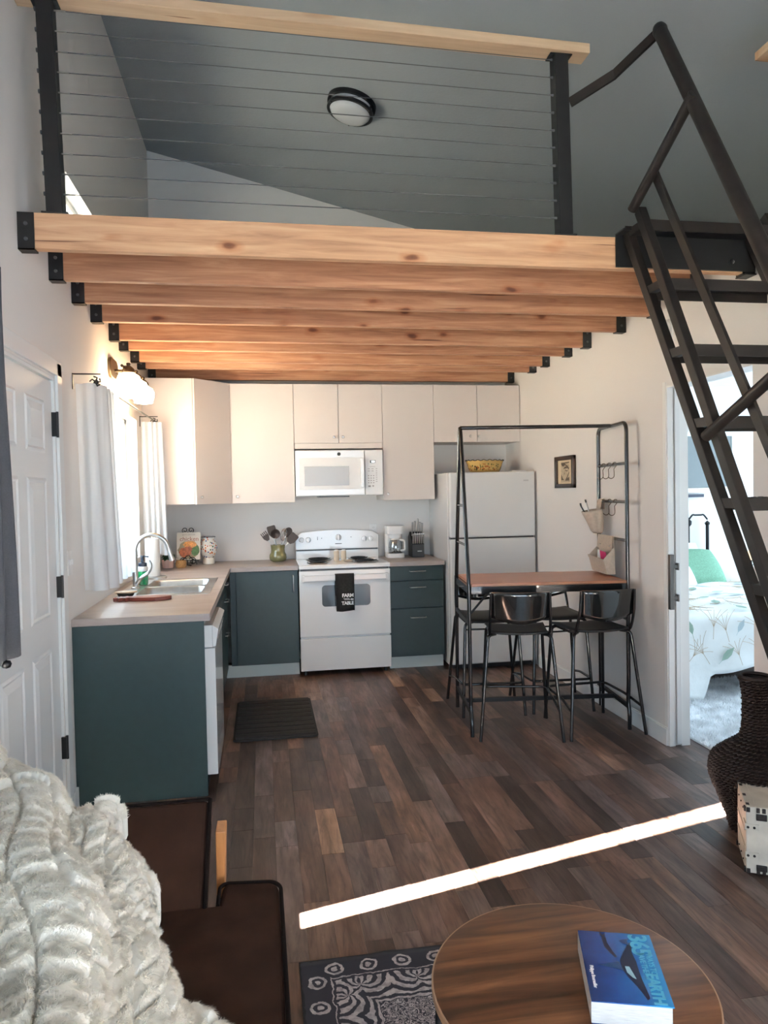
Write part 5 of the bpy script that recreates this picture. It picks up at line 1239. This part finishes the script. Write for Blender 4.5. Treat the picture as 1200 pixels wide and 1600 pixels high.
# shag rug in the bedroom
def shag():
    x0, x1, y0, y1 = 3.40, 5.6, -3.25, -1.55; rng = np.random.default_rng(2)
    me_root = MB().box(x0, x1, y0, y1, .001, .012).obj('shag_rug', M['pillow']); tag(me_root, 'fluffy pale grey shag rug on the bedroom floor', 'rug')
    n = 52000; sx = rng.uniform(x0, min(x1, 4.9), n); sy = rng.uniform(y0, y1, n)
    h = rng.uniform(.022, .042, n); a = rng.uniform(0, 6.28, n)+np.sin(sx*9)+np.sin(sy*7); ln = rng.uniform(.008, .03, n); wd = .0035
    V = np.zeros((n, 3, 3), np.float32)
    V[:, 0] = np.c_[sx-wd*np.sin(a), sy+wd*np.cos(a), np.full(n, .01)]; V[:, 1] = np.c_[sx+wd*np.sin(a), sy-wd*np.cos(a), np.full(n, .01)]
    V[:, 2] = np.c_[sx+ln*np.cos(a), sy+ln*np.sin(a), h]
    tri_mesh(V, 'pile', mat('shag_pile', (.86, .88, .90), .95, noise=.3, nscale=7), me_root)
def tri_mesh(V, name, m_, parent):
    n = len(V); me = bpy.data.meshes.new(name); me.vertices.add(n*3); me.vertices.foreach_set('co', V.astype(np.float32).ravel())
    me.loops.add(n*3); me.loops.foreach_set('vertex_index', np.arange(n*3, dtype=np.int32)); me.polygons.add(n)
    me.polygons.foreach_set('loop_start', np.arange(0, n*3, 3, dtype=np.int32)); me.update(calc_edges=True); me.materials.append(m_)
    o = bpy.data.objects.new(name, me); C.objects.link(o); o.parent = parent; o['kind'] = 'stuff'; return o
shag()

# ------------------------------------------------------------------ wicker floor vase
t = thing('wicker_vase', 'tall dark woven floor vase under the stairs behind the white trunk', 'vase', (3.005, -3.78, 0))
prof = smooth_path([(.10, 0, .0), (.115, 0, .06), (.150, 0, .15), (.183, 0, .24), (.172, 0, .315), (.105, 0, .375), (.055, 0, .42), (.047, 0, .53), (.050, 0, .61), (.062, 0, .665)], 5)
prof = [(p.x, p.z) for p in prof]
VX, VY = 3.015, -3.78
MB().lathe([(max(r_-.006, .01), z) for r_, z in prof], (VX, VY, 0), 30, cap=False).lathe([(0, .002), (.095, .002)], (VX, VY, 0), 30, cap=False).obj('body', M['wicker'], t, smooth=50)
V_ = MB(); z = .008; random.seed(4); zs = [p[1] for p in prof]; rs = [p[0] for p in prof]; row = 0
while z < .665:
    r_ = float(np.interp(z, zs, rs)); n = max(10, int(2*math.pi*r_/.020))
    for k in range(n):
        a = 2*math.pi*(k+(row % 2)*.5)/n; d = .55*2*math.pi/n
        dr = random.uniform(-.001, .003)
        p = [(VX+(r_+dr+o_)*math.cos(a+q*d), VY+(r_+dr+o_)*math.sin(a+q*d), z+zz) for q, o_, zz in ((-1, -.003, -.003), (0, .005, 0), (1, -.003, .003))]
        V_.tube(p, [.003, .0065, .003], 5, cap=False)
    z += .0125; row += 1
V_.obj('weave', M['wicker'], t, smooth=60, kind='stuff')
MB().tube([(VX+.061*math.cos(a), VY+.061*math.sin(a), .670) for a in [2*math.pi*k/24 for k in range(25)]], .009, 8).obj('rim', M['wicker'], t, smooth=60)

# ------------------------------------------------------------------ white trunk
A0 = math.atan2(-.479, .878)
TL2 = (2.735, -4.094, 0)
t = thing('metal_trunk', 'small distressed white metal trunk with dark hardware at the right edge', 'trunk', TL2, rz=A0)
LX, DY, HZ = .42, .24, .262
MB().box(0, LX, 0, DY, .004, HZ).obj('body', M['trunk'], t, bevel=.004)
def hb(x0, x1, y0, y1, z0, z1, nm, m_='trunk'): return MB().box(x0, x1, y0, y1, z0, z1).obj(nm, M[m_], t, bevel=.0015)
for z in (.075, .185): hb(-.004, .045, -.004, -.0003, z-.012, z+.012, 'hinge_strap'); hb(-.004, 0, 0, .05, z-.012, z+.012, 'hinge_strap')
for z in (.075, .185):
    for x in (.006, .028): MB().lathe([(.005, -.0075), (.004, -.004)], (x, 0, z), 10, 'y').obj('rivet', M['rust'], t)
for z0, z1 in ((.215, .238), (.018, .040)): hb(.035, .072, -.010, -.0003, z0, z1, 'latch', 'rust')
for z in (.005, .243):
    for x in (.002, .036, .056): hb(x, x+.012, -.0065, -.0003, z, z+.018, 'corner_guard', 'rust')
    hb(-.0065, -.0003, 0, .018, z, z+.018, 'corner_guard', 'rust')
    hb(-.0065, -.0003, DY-.018, DY, z, z+.018, 'corner_guard', 'rust')
hb(-.004, -.0003, .02, DY-.02, .095, .102, 'side_band'); hb(-.004, -.0003, .02, DY-.02, .16, .167, 'side_band')
for yy in (.06, .12, .18):
    for z in (.03, .235): MB().lathe([(.004, -.004), (.003, -.0003)], (0, yy, z), 8, 'x').obj('rivet', M['rust'], t)
hb(0, .012, 0, DY, HZ+.0002, HZ+.003, 'edge_band'); hb(.03, .037, 0, DY, HZ+.0002, HZ+.003, 'edge_band')
for yy in (.01, .1, .2): hb(.002, .014, yy, yy+.02, HZ+.003, HZ+.005, 'corner_guard', 'rust')

# ------------------------------------------------------------------ patterned area rug
def rug_mat(x0, y1):
    m, nt, b = nodes('navy_oriental_rug'); L = nt.links
    g = N(nt, 'ShaderNodeNewGeometry'); mp = N(nt, 'ShaderNodeMapping'); mp.inputs['Location'].default_value = (-x0, -y1, 0)
    L.new(g.outputs['Position'], mp.inputs[0]); s = N(nt, 'ShaderNodeSeparateXYZ')
    wn = N(nt, 'ShaderNodeTexNoise'); wn.inputs['Scale'].default_value = 32; wn.inputs['Detail'].default_value = 3; L.new(mp.outputs[0], wn.inputs['Vector'])
    wm = N(nt, 'ShaderNodeVectorMath', operation='MULTIPLY_ADD'); wm.inputs[1].default_value = (.026, .026, 0); wm.inputs[2].default_value = (-.013, -.013, 0); L.new(wn.outputs['Color'], wm.inputs[0])
    wa = N(nt, 'ShaderNodeVectorMath', operation='ADD'); L.new(mp.outputs[0], wa.inputs[0]); L.new(wm.outputs[0], wa.inputs[1]); L.new(wa.outputs[0], s.inputs[0])
    def mth(op, a, b_=None, c=None):
        n = N(nt, 'ShaderNodeMath', operation=op)
        for i, v_ in enumerate((a, b_, c)):
            if v_ is None: continue
            if isinstance(v_, (int, float)): n.inputs[i].default_value = v_
            else: L.new(v_, n.inputs[i])
        return n.outputs[0]
    X, Y = s.outputs[0], mth('MULTIPLY', s.outputs[1], -1)
    dmin = mth('MINIMUM', X, Y)          # distance from the outer corner edges
    lng = mth('MAXIMUM', X, Y)
    # rosette border: centre line at .055, spacing .10
    def rosette(cd, per, r):
        a = mth('SUBTRACT', dmin, cd); q = mth('PINGPONG', lng, per/2); q2 = mth('SUBTRACT', q, 0)
        return mth('SQRT', mth('ADD', mth('MULTIPLY', a, a), mth('MULTIPLY', q2, q2)))
    ro = rosette(.052, .108, 0)
    ring = mth('SINE', mth('MULTIPLY', ro, 330)); inr = mth('LESS_THAN', ro, .036)
    ringm = mth('MULTIPLY', mth('GREATER_THAN', ring, .0), inr)
    # scroll field
    no = N(nt, 'ShaderNodeTexNoise'); no.inputs['Scale'].default_value = 36; no.inputs['Detail'].default_value = 2; no.inputs['Distortion'].default_value = 2.6; L.new(mp.outputs[0], no.inputs['Vector'])
    fld = mth('GREATER_THAN', mth('SINE', mth('MULTIPLY', no.outputs[0], 34)), .05)
    # mirrored palmettes in the wide band
    pz = mth('PINGPONG', lng, .09); pa = mth('SUBTRACT', dmin, .135)
    ang = mth('ARCTAN2', pa, pz); rad = mth('SQRT', mth('ADD', mth('MULTIPLY', pa, pa), mth('MULTIPLY', pz, pz)))
    pet = mth('GREATER_THAN', mth('SINE', mth('ADD', mth('MULTIPLY', ang, 7), mth('MULTIPLY', rad, 160))), -.15)
    def band(lo, hi): return mth('MULTIPLY', mth('GREATER_THAN', dmin, lo), mth('LESS_THAN', dmin, hi))
    b1, b2, b3 = band(.012, .092), band(.104, .20), mth('GREATER_THAN', dmin, .225)
    v = mth('ADD', mth('MULTIPLY', ringm, b1), mth('MULTIPLY', pet, b2)); v = mth('ADD', v, mth('MULTIPLY', fld, b3))
    lines = mth('ADD', band(.092, .096), mth('ADD', band(.200, .204), band(.214, .222))); v = mth('MINIMUM', mth('ADD', v, lines), 1)
    nz = N(nt, 'ShaderNodeTexNoise'); nz.inputs['Scale'].default_value = 60; nz.inputs['Detail'].default_value = 4; L.new(mp.outputs[0], nz.inputs['Vector'])
    wr = N(nt, 'ShaderNodeMapRange'); wr.inputs['From Min'].default_value = .35; wr.inputs['From Max'].default_value = .6; wr.inputs['To Min'].default_value = .55; wr.inputs['To Max'].default_value = 1; L.new(nz.outputs[0], wr.inputs['Value'])
    v = mth('MULTIPLY', v, wr.outputs[0])
    edge = mth('LESS_THAN', dmin, .007)
    mx = N(nt, 'ShaderNodeMix', data_type='RGBA'); mx.inputs[6].default_value = (.021, .020, .029, 1); mx.inputs[7].default_value = (.44, .385, .38, 1); L.new(v, mx.inputs[0])
    m2 = N(nt, 'ShaderNodeMix', data_type='RGBA'); m2.inputs[7].default_value = (.008, .007, .009, 1); L.new(mx.outputs[2], m2.inputs[6]); L.new(edge, m2.inputs[0])
    L.new(m2.outputs[2], b.inputs['Base Color']); b.inputs['Roughness'].default_value = .95
    bp = N(nt, 'ShaderNodeBump'); bp.inputs['Strength'].default_value = .3; bp.inputs['Distance'].default_value = .001; L.new(nz.outputs[0], bp.inputs['Height']); L.new(bp.outputs[0], b.inputs['Normal'])
    return m
rx0, rx1, ry0, ry1 = 1.005, 1.80, -6.0, -4.304
P = [[(x, y, .006+.004*math.exp(-((x-1.29)/.03)**2)*math.exp((y-ry1)/.35)) for x in np.linspace(rx0, rx1, 90)] for y in np.linspace(ry1, ry0, 60)]
o = MB().grid(P).obj('area_rug', rug_mat(rx0, ry1), thick=.006, smooth=60); tag(o, 'navy and cream patterned rug lying under the round coffee table', 'rug')

# ------------------------------------------------------------------ coffee table
TC = (1.566, -5.113); TRAD = .304
t = thing('coffee_table', 'round walnut coffee table with a thin pale edge in front', 'table', (TC[0], TC[1], .009))
MB().lathe([(TRAD-.004, .4175), (TRAD-.004, .4185), (TRAD-.004, .4195), (TRAD-.006, .420), (0, .420)], (TC[0], TC[1], 0), 96).lathe([(0, .398), (TRAD-.012, .398)], (TC[0], TC[1], 0), 96, cap=False).obj('table_top', M['walnut'], t, smooth=40)
MB().lathe([(TRAD-.012, .398), (TRAD, .402), (TRAD, .4185), (TRAD-.003, .4195), (TRAD-.005, .4185)], (TC[0], TC[1], 0), 96, cap=False).obj('edge_band', M['edgelight'], t, smooth=40)
for ang in (51, 141, 231, 321):
    c, s = math.cos(R(ang)), math.sin(R(ang))
    MB().tube(fillet([(TC[0]+.10*c, TC[1]+.10*s, .392), (TC[0]+.318*c, TC[1]+.318*s, .388), (TC[0]+.33*c, TC[1]+.33*s, .02)], .02), .007, 8).obj('leg', M['black'], t, smooth=50)
MB().box(TC[0]-.10, TC[0]+.10, TC[1]-.012, TC[1]+.012, .386, .397).box(TC[0]-.012, TC[0]+.012, TC[1]-.10, TC[1]+.10, .386, .397).obj('under_frame', M['black'], t)
# book
t = thing('picture_book', 'thick book with a blue whale cover on the round coffee table', 'book', (1.665, -5.15, .42))
c0 = Vector((1.628, -5.015, .468)); cx_ = Vector((1.780, -5.058, .468)); c3 = Vector((1.555, -5.239, .468))
# local frame: X = reading direction (down the picture), Y = towards the right of the picture
ex = (c3-c0).normalized(); ey = (cx_-c0); ey = (ey-ex*ey.dot(ex)).normalized(); BLn, BW = (c3-c0).length, .160
mk = frame_m(c0, ex, ey)   # z = ex x ey
if (ex.cross(ey)).z < 0: mk = Matrix(((ex.x, ey.x, 0, c0.x), (ex.y, ey.y, 0, c0.y), (0, 0, 1, c0.z), (0, 0, 0, 1)))
zt = 0
def cover_mat():
    m, nt, b = nodes('blue_sea_cover'); L = nt.links
    g = N(nt, 'ShaderNodeNewGeometry'); sb = N(nt, 'ShaderNodeVectorMath', operation='SUBTRACT'); sb.inputs[1].default_value = tuple(c0); L.new(g.outputs['Position'], sb.inputs[0])
    dt = N(nt, 'ShaderNodeVectorMath', operation='DOT_PRODUCT'); dt.inputs[1].default_value = tuple(ey); L.new(sb.outputs[0], dt.inputs[0])
    mr = N(nt, 'ShaderNodeMapRange'); mr.inputs['From Max'].default_value = BW; L.new(dt.outputs['Value'], mr.inputs['Value'])
    no = N(nt, 'ShaderNodeTexNoise'); no.inputs['Scale'].default_value = 22; no.inputs['Detail'].default_value = 4; L.new(g.outputs['Position'], no.inputs['Vector'])
    ad = N(nt, 'ShaderNodeMath', operation='MULTIPLY_ADD'); ad.inputs[1].default_value = .35; L.new(no.outputs[0], ad.inputs[0]); L.new(mr.outputs[0], ad.inputs[2])
    rp = ramp(nt, [(.12, (.004, .022, .10)), (.5, (.006, .06, .26)), (.85, (.008, .12, .40)), (1.0, (.02, .22, .52))]); L.new(ad.outputs[0], rp.inputs[0])
    L.new(rp.outputs[0], b.inputs['Base Color']); b.inputs['Roughness'].default_value = .25; b.inputs['Coat Weight'].default_value = .3; return m
cmat = cover_mat()
MB().box(0, BLn, 0, BW, -.0022, 0).xf(mk).obj('cover', cmat, t)
MB().box(0, BLn, 0, BW, -.0475, -.0455).xf(mk).obj('back_cover', cmat, t)
MB().box(.002, BLn-.0005, -.0005, BW-.004, -.0455, -.0023).xf(mk).obj('page_block', mat('page_edges', (.55, .55, .55), .8, noise=.25, nscale=40, stretch=(1, 1, 60)), t)
bm_ = mat('whale_dark', (.006, .018, .05), .4); bl_ = mat('whale_light', (.35, .55, .62), .4); bmid = mat('whale_mid', (.012, .06, .16), .4)
def art(poly, m_, z, nm='whale_picture'): MB().prism(poly, 'z', z, z+.0003).xf(mk).obj(nm, m_, t)
S = BLn
art([(.055, .098), (.075, .088), (.10, .078), (.13, .078), (.155, .086), (.18, .098), (.205, .107), (.222, .112), (.215, .118), (.19, .116), (.16, .113), (.13, .112), (.10, .112), (.07, .108), (.045, .112), (.03, .118), (.04, .104)], bm_, .0002)
art([(.12, .085), (.14, .086), (.155, .095), (.16, .102), (.14, .098), (.12, .094)], bl_, .0006)
art([(.105, .075), (.11, .060), (.118, .040), (.122, .030), (.125, .045), (.128, .062), (.135, .080)], bmid, .0006)
art([(.02, .112), (.03, .105), (.045, .108), (.04, .092), (.03, .088), (.024, .10)], bmid, .0008)
art([(.01, .052), (.03, .050), (.055, .052), (.075, .060), (.092, .070), (.088, .074), (.065, .066), (.04, .060), (.02, .060)], bm_, .0002)
art([(.0, .048), (.012, .054), (.004, .062), (.016, .058), (.02, .055), (.014, .048)], bm_, .0003)
def txt(s_, size, x, y, m_, bold, sp=1.0, nm='title'):
    # letters run along +x of the cover frame with their tops towards +y
    text_mb(s_, size, Matrix.Translation((x, y, .0008)), .0003, bold, sp, 'LEFT').xf(mk).obj(nm, m_, t)
txt('365', .056, .003, BW-.032, M['cyanink'], .0014, .9)
txt('WAYS TO', .017, .070, BW-.018, M['cyanink'], .0004, .95)
txt('SAVE THE', .017, .070, BW-.034, M['cyanink'], .0004, .9)
txt('EARTH', .034, .138, BW-.026, M['cyanink'], .0012, .86)
txt('Philippe Bourseiller', .0105, .125, .014, M['white'], .0002, .9, 'author')

# ------------------------------------------------------------------ sofa
t = thing('sofa', 'dark brown suede sofa with wooden frame in the near left corner', 'sofa', (.45, -5.2, 0))
def slab(pts_top, dz, name, m_='brown', bev=.02, vec=None):
    n = len(pts_top); v = [Vector(p) for p in pts_top]; d = Vector(vec) if vec else Vector((0, 0, -dz))
    b = MB().add([tuple(p) for p in v]+[tuple(p+d) for p in v], [tuple(range(n)), tuple(reversed(range(n, 2*n)))]+[(i, i+n, (i+1) % n+n, (i+1) % n) for i in range(n)])
    o = b.obj(name, M[m_], t, bevel=bev); o.modifiers['bevel'].segments = 4; return o
# arm cushion: inner face leans, top edge at y=-4.41 z=.60, foot of the face at y=-4.72 z=.43
arm = [(.13, -4.41, .605), (.752, -4.41, .605), (.752, -4.70, .40), (.13, -4.70, .40)]
slab(arm, 0, 'arm_cushion', bev=.018, vec=(0, .05, -.10))
MB().tube([(.752, -4.412, .603), (.752, -4.70, .402)], .006, 8).tube([(.13, -4.412, .603), (.752, -4.412, .603)], .005, 8).obj('piping', M['piping'], t, smooth=60)
# T-shaped seat cushion
seat = [(.13, -4.66, .425), (.785, -4.66, .425), (.792, -4.575, .425), (.80, -4.555, .425), (.925, -4.572, .425), (.945, -4.595, .425), (.958, -6.1, .425), (.13, -6.1, .425)]
slab(seat, .13, 'seat_cushion', bev=.022)
MB().tube(fillet([(.785, -4.665, .422), (.785, -4.575, .422), (.80, -4.557, .422), (.93, -4.572, .422), (.950, -4.60, .422), (.960, -6.1, .422)], .02, 4), .0055, 8).obj('piping', M['piping'], t, smooth=60)
slab([(.13, -4.46, .74), (.27, -4.46, .74), (.27, -6.1, .74), (.13, -6.1, .74)], .34, 'back_cushion', bev=.03)
MB().box(.13, .90, -6.1, -4.50, .20, .285).obj('base_frame', M['orange'], t, bevel=.004)
# tapered wooden arm post
v = []
for (x0_, x1_, z_) in ((.772, .800, .545), (.768, .782, .02)):
    v += [(x0_, -4.505, z_), (x1_, -4.505, z_), (x1_, -4.43, z_), (x0_, -4.43, z_)]
MB().add(v, [(0, 1, 2, 3), (7, 6, 5, 4), (0, 4, 5, 1), (1, 5, 6, 2), (2, 6, 7, 3), (3, 7, 4, 0)]).obj('leg', M['orange'], t, bevel=.003)
for (x_, y_) in ((.17, -4.52), (.17, -6.0), (.85, -6.0)): MB().lathe([(.016, 0), (.024, .20)], (x_, y_, 0), 12).obj('leg', M['orange'], t, smooth=50)

# ------------------------------------------------------------------ faux fur blanket
def blanket():
    ctl = [  # rows from far to near; each row from the wall side to the open edge: (px, py, height)
        [(-150, 1180, .86), (-70, 1175, .84), (0, 1188, .79), (40, 1208, .75), (75, 1232, .71), (120, 1258, .675), (186, 1266, .635)],
        [(-150, 1260, .86), (-70, 1255, .85), (0, 1250, .81), (48, 1258, .775), (88, 1278, .74), (130, 1300, .69), (178, 1292, .625)],
        [(-150, 1340, .86), (-70, 1335, .85), (5, 1325, .82), (60, 1322, .79), (105, 1328, .75), (150, 1335, .69), (196, 1330, .62)],
        [(-150, 1420, .86), (-70, 1412, .85), (10, 1402, .82), (72, 1395, .79), (125, 1390, .75), (185, 1385, .685), (238, 1378, .60)],
        [(-150, 1500, .86), (-70, 1490, .85), (15, 1478, .82), (80, 1468, .785), (135, 1458, .74), (190, 1448, .66), (236, 1432, .56)],
        [(-150, 1580, .86), (-70, 1570, .85), (20, 1556, .82), (90, 1545, .78), (150, 1530, .725), (205, 1512, .63), (240, 1490, .52)],
        [(-150, 1680, .86), (-70, 1668, .85), (25, 1650, .82), (105, 1632, .775), (170, 1612, .71), (225, 1590, .60), (268, 1558, .49)],
        [(-150, 1800, .86), (-70, 1785, .85), (30, 1765, .81), (120, 1745, .76), (200, 1715, .69), (275, 1670, .57), (335, 1606, .47)],
        [(-150, 1950, .86), (-70, 1930, .85), (40, 1905, .80), (150, 1880, .74), (250, 1840, .66), (350, 1760, .54), (440, 1660, .46)],
    ]
    G = np.array([[un(px, py, 'z', z) for px, py, z in r_] for r_ in ctl])
    G[:, :, 0] = np.maximum(G[:, :, 0], .165)
    def cr(A, n):   # Catmull-Rom along axis 0
        out = []
        L_ = len(A)
        for t_ in np.linspace(0, L_-1-1e-6, n):
            i = int(t_); f = t_-i; a, b_, c_, d = A[max(i-1, 0)], A[i], A[i+1], A[min(i+2, L_-1)]
            out.append(.5*(2*b_+(c_-a)*f+(2*a-5*b_+4*c_-d)*f*f+(-a+3*b_-3*c_+d)*f**3))
        return np.array(out)
    NU, NV = 330, 300
    S1 = cr(G, NV); S2 = cr(S1.transpose(1, 0, 2), NU).transpose(1, 0, 2)   # NV x NU
    # arc-length style parameters in metres
    du = np.linalg.norm(np.diff(S2, axis=1), axis=2).mean(0); dv = np.linalg.norm(np.diff(S2, axis=0), axis=2).mean(1)
    U = np.r_[0, np.cumsum(du)][None, :]+0*S2[:, :, 0]; Vv = np.r_[0, np.cumsum(dv)][:, None]+0*S2[:, :, 0]
    rng = np.random.default_rng(11)
    def nrm(S):
        a = np.gradient(S, axis=1); b_ = np.gradient(S, axis=0); n_ = np.cross(a, b_); n_ /= np.linalg.norm(n_, axis=2)[..., None]+1e-9
        return n_*np.where(n_[..., 2:3] < 0, -1, 1)
    n0 = nrm(S2)
    # long soft folds running down the drape
    fold = .015*np.sin(U*21+Vv*4+1.5*np.sin(Vv*5))+.014*np.sin(U*9-Vv*11+1.3)
    edge = np.clip((U.max()-U)/.06, 0, 1)
    S2 = S2+n0*(fold*(.35+.65*edge))[..., None]
    # tufted bricks
    A = U+.026*np.sin(Vv*11+1); B = Vv+.030*np.sin(U*12)+.008*np.sin(U*29+2)
    cu, cv = .088, .068
    col = np.floor(A/cu); fu = A/cu-col; off = (np.sin(col*12.9898)*43758.5453) % 1
    sc = .8+.5*((np.sin(col*78.233)*12543.123) % 1)
    rw = np.floor(B/(cv*sc)+off); fv = B/(cv*sc)+off-rw
    hh = (np.sin(col*37.7+rw*91.3)*9571.31) % 1
    eu = np.minimum(fu, 1-fu)*2; ev = np.minimum(fv, 1-fv)*2
    pil = np.clip(1-(1-eu)**9, 0, 1)*np.clip(1-(1-ev)**9, 0, 1)
    n1 = nrm(S2); S3 = S2+n1*((pil*(.018+.012*hh)+.010*(hh-.5)*(fu-.5)+.004*(fv-.5)) + .0012*np.sin(A*150+hh*9)*np.sin(B*170))[..., None]
    n2 = nrm(S3)
    # hem thickness: roll the open edges down
    t = thing('fur_blanket', 'fluffy cream faux fur blanket heaped over the brown sofa', 'blanket', (.4, -4.9, .43))
    edgeU = np.clip(1-(U.max()-U)/.025, 0, 1); edgeV = np.clip(1-Vv/.025, 0, 1)
    S3[..., 2] -= .028*(1-np.sqrt(np.clip(1-np.maximum(edgeU, edgeV)**2, 0, 1)))
    # far hem falls a little
    o0 = ORG[t.name]
    top = MB().grid(S3); 
    skirt = np.array([S3[0], S3[0]-np.array([0, 0, .05])]); top.grid(skirt)
    skirt = np.array([S3[:, -1], S3[:, -1]-np.array([0, 0, .045])]); top.grid(skirt)
    o = top.obj('cloth', M['blanket'], t); o.data.shade_smooth()
    # fur strands
    cnt = 260000
    iu = rng.integers(0, NU-1, cnt); iv = rng.integers(0, NV-1, cnt)
    fu_, fv_ = rng.random(cnt)[:, None], rng.random(cnt)[:, None]
    p = (S3[iv, iu]*(1-fu_)+S3[iv, iu+1]*fu_)*(1-fv_)+(S3[iv+1, iu]*(1-fu_)+S3[iv+1, iu+1]*fu_)*fv_
    n_ = n2[iv, iu]; tang = S3[iv+1, iu]-S3[iv, iu]; tang /= np.linalg.norm(tang, axis=1)[:, None]+1e-9
    L_ = rng.uniform(.006, .013, cnt)[:, None]*(.12+.88*pil[iv, iu][:, None])
    clump = (np.sin(A[iv, iu]*120+hh[iv, iu]*20)+np.sin(B[iv, iu]*140))[:, None]
    side = np.cross(n_, tang); d = n_*.45+tang*(.8+.2*clump)+side*.30*clump+rng.normal(0, .17, (cnt, 3))
    d /= np.linalg.norm(d, axis=1)[:, None]; sdv = np.cross(d, n_); sdv /= np.linalg.norm(sdv, axis=1)[:, None]+1e-9
    wd = .0008
    V = np.stack([p-n_*.001-sdv*wd, p-n_*.001+sdv*wd, p+d*L_], axis=1)-np.array(o0)
    tri_mesh(V, 'fur', M['blanket'], t)
blanket()
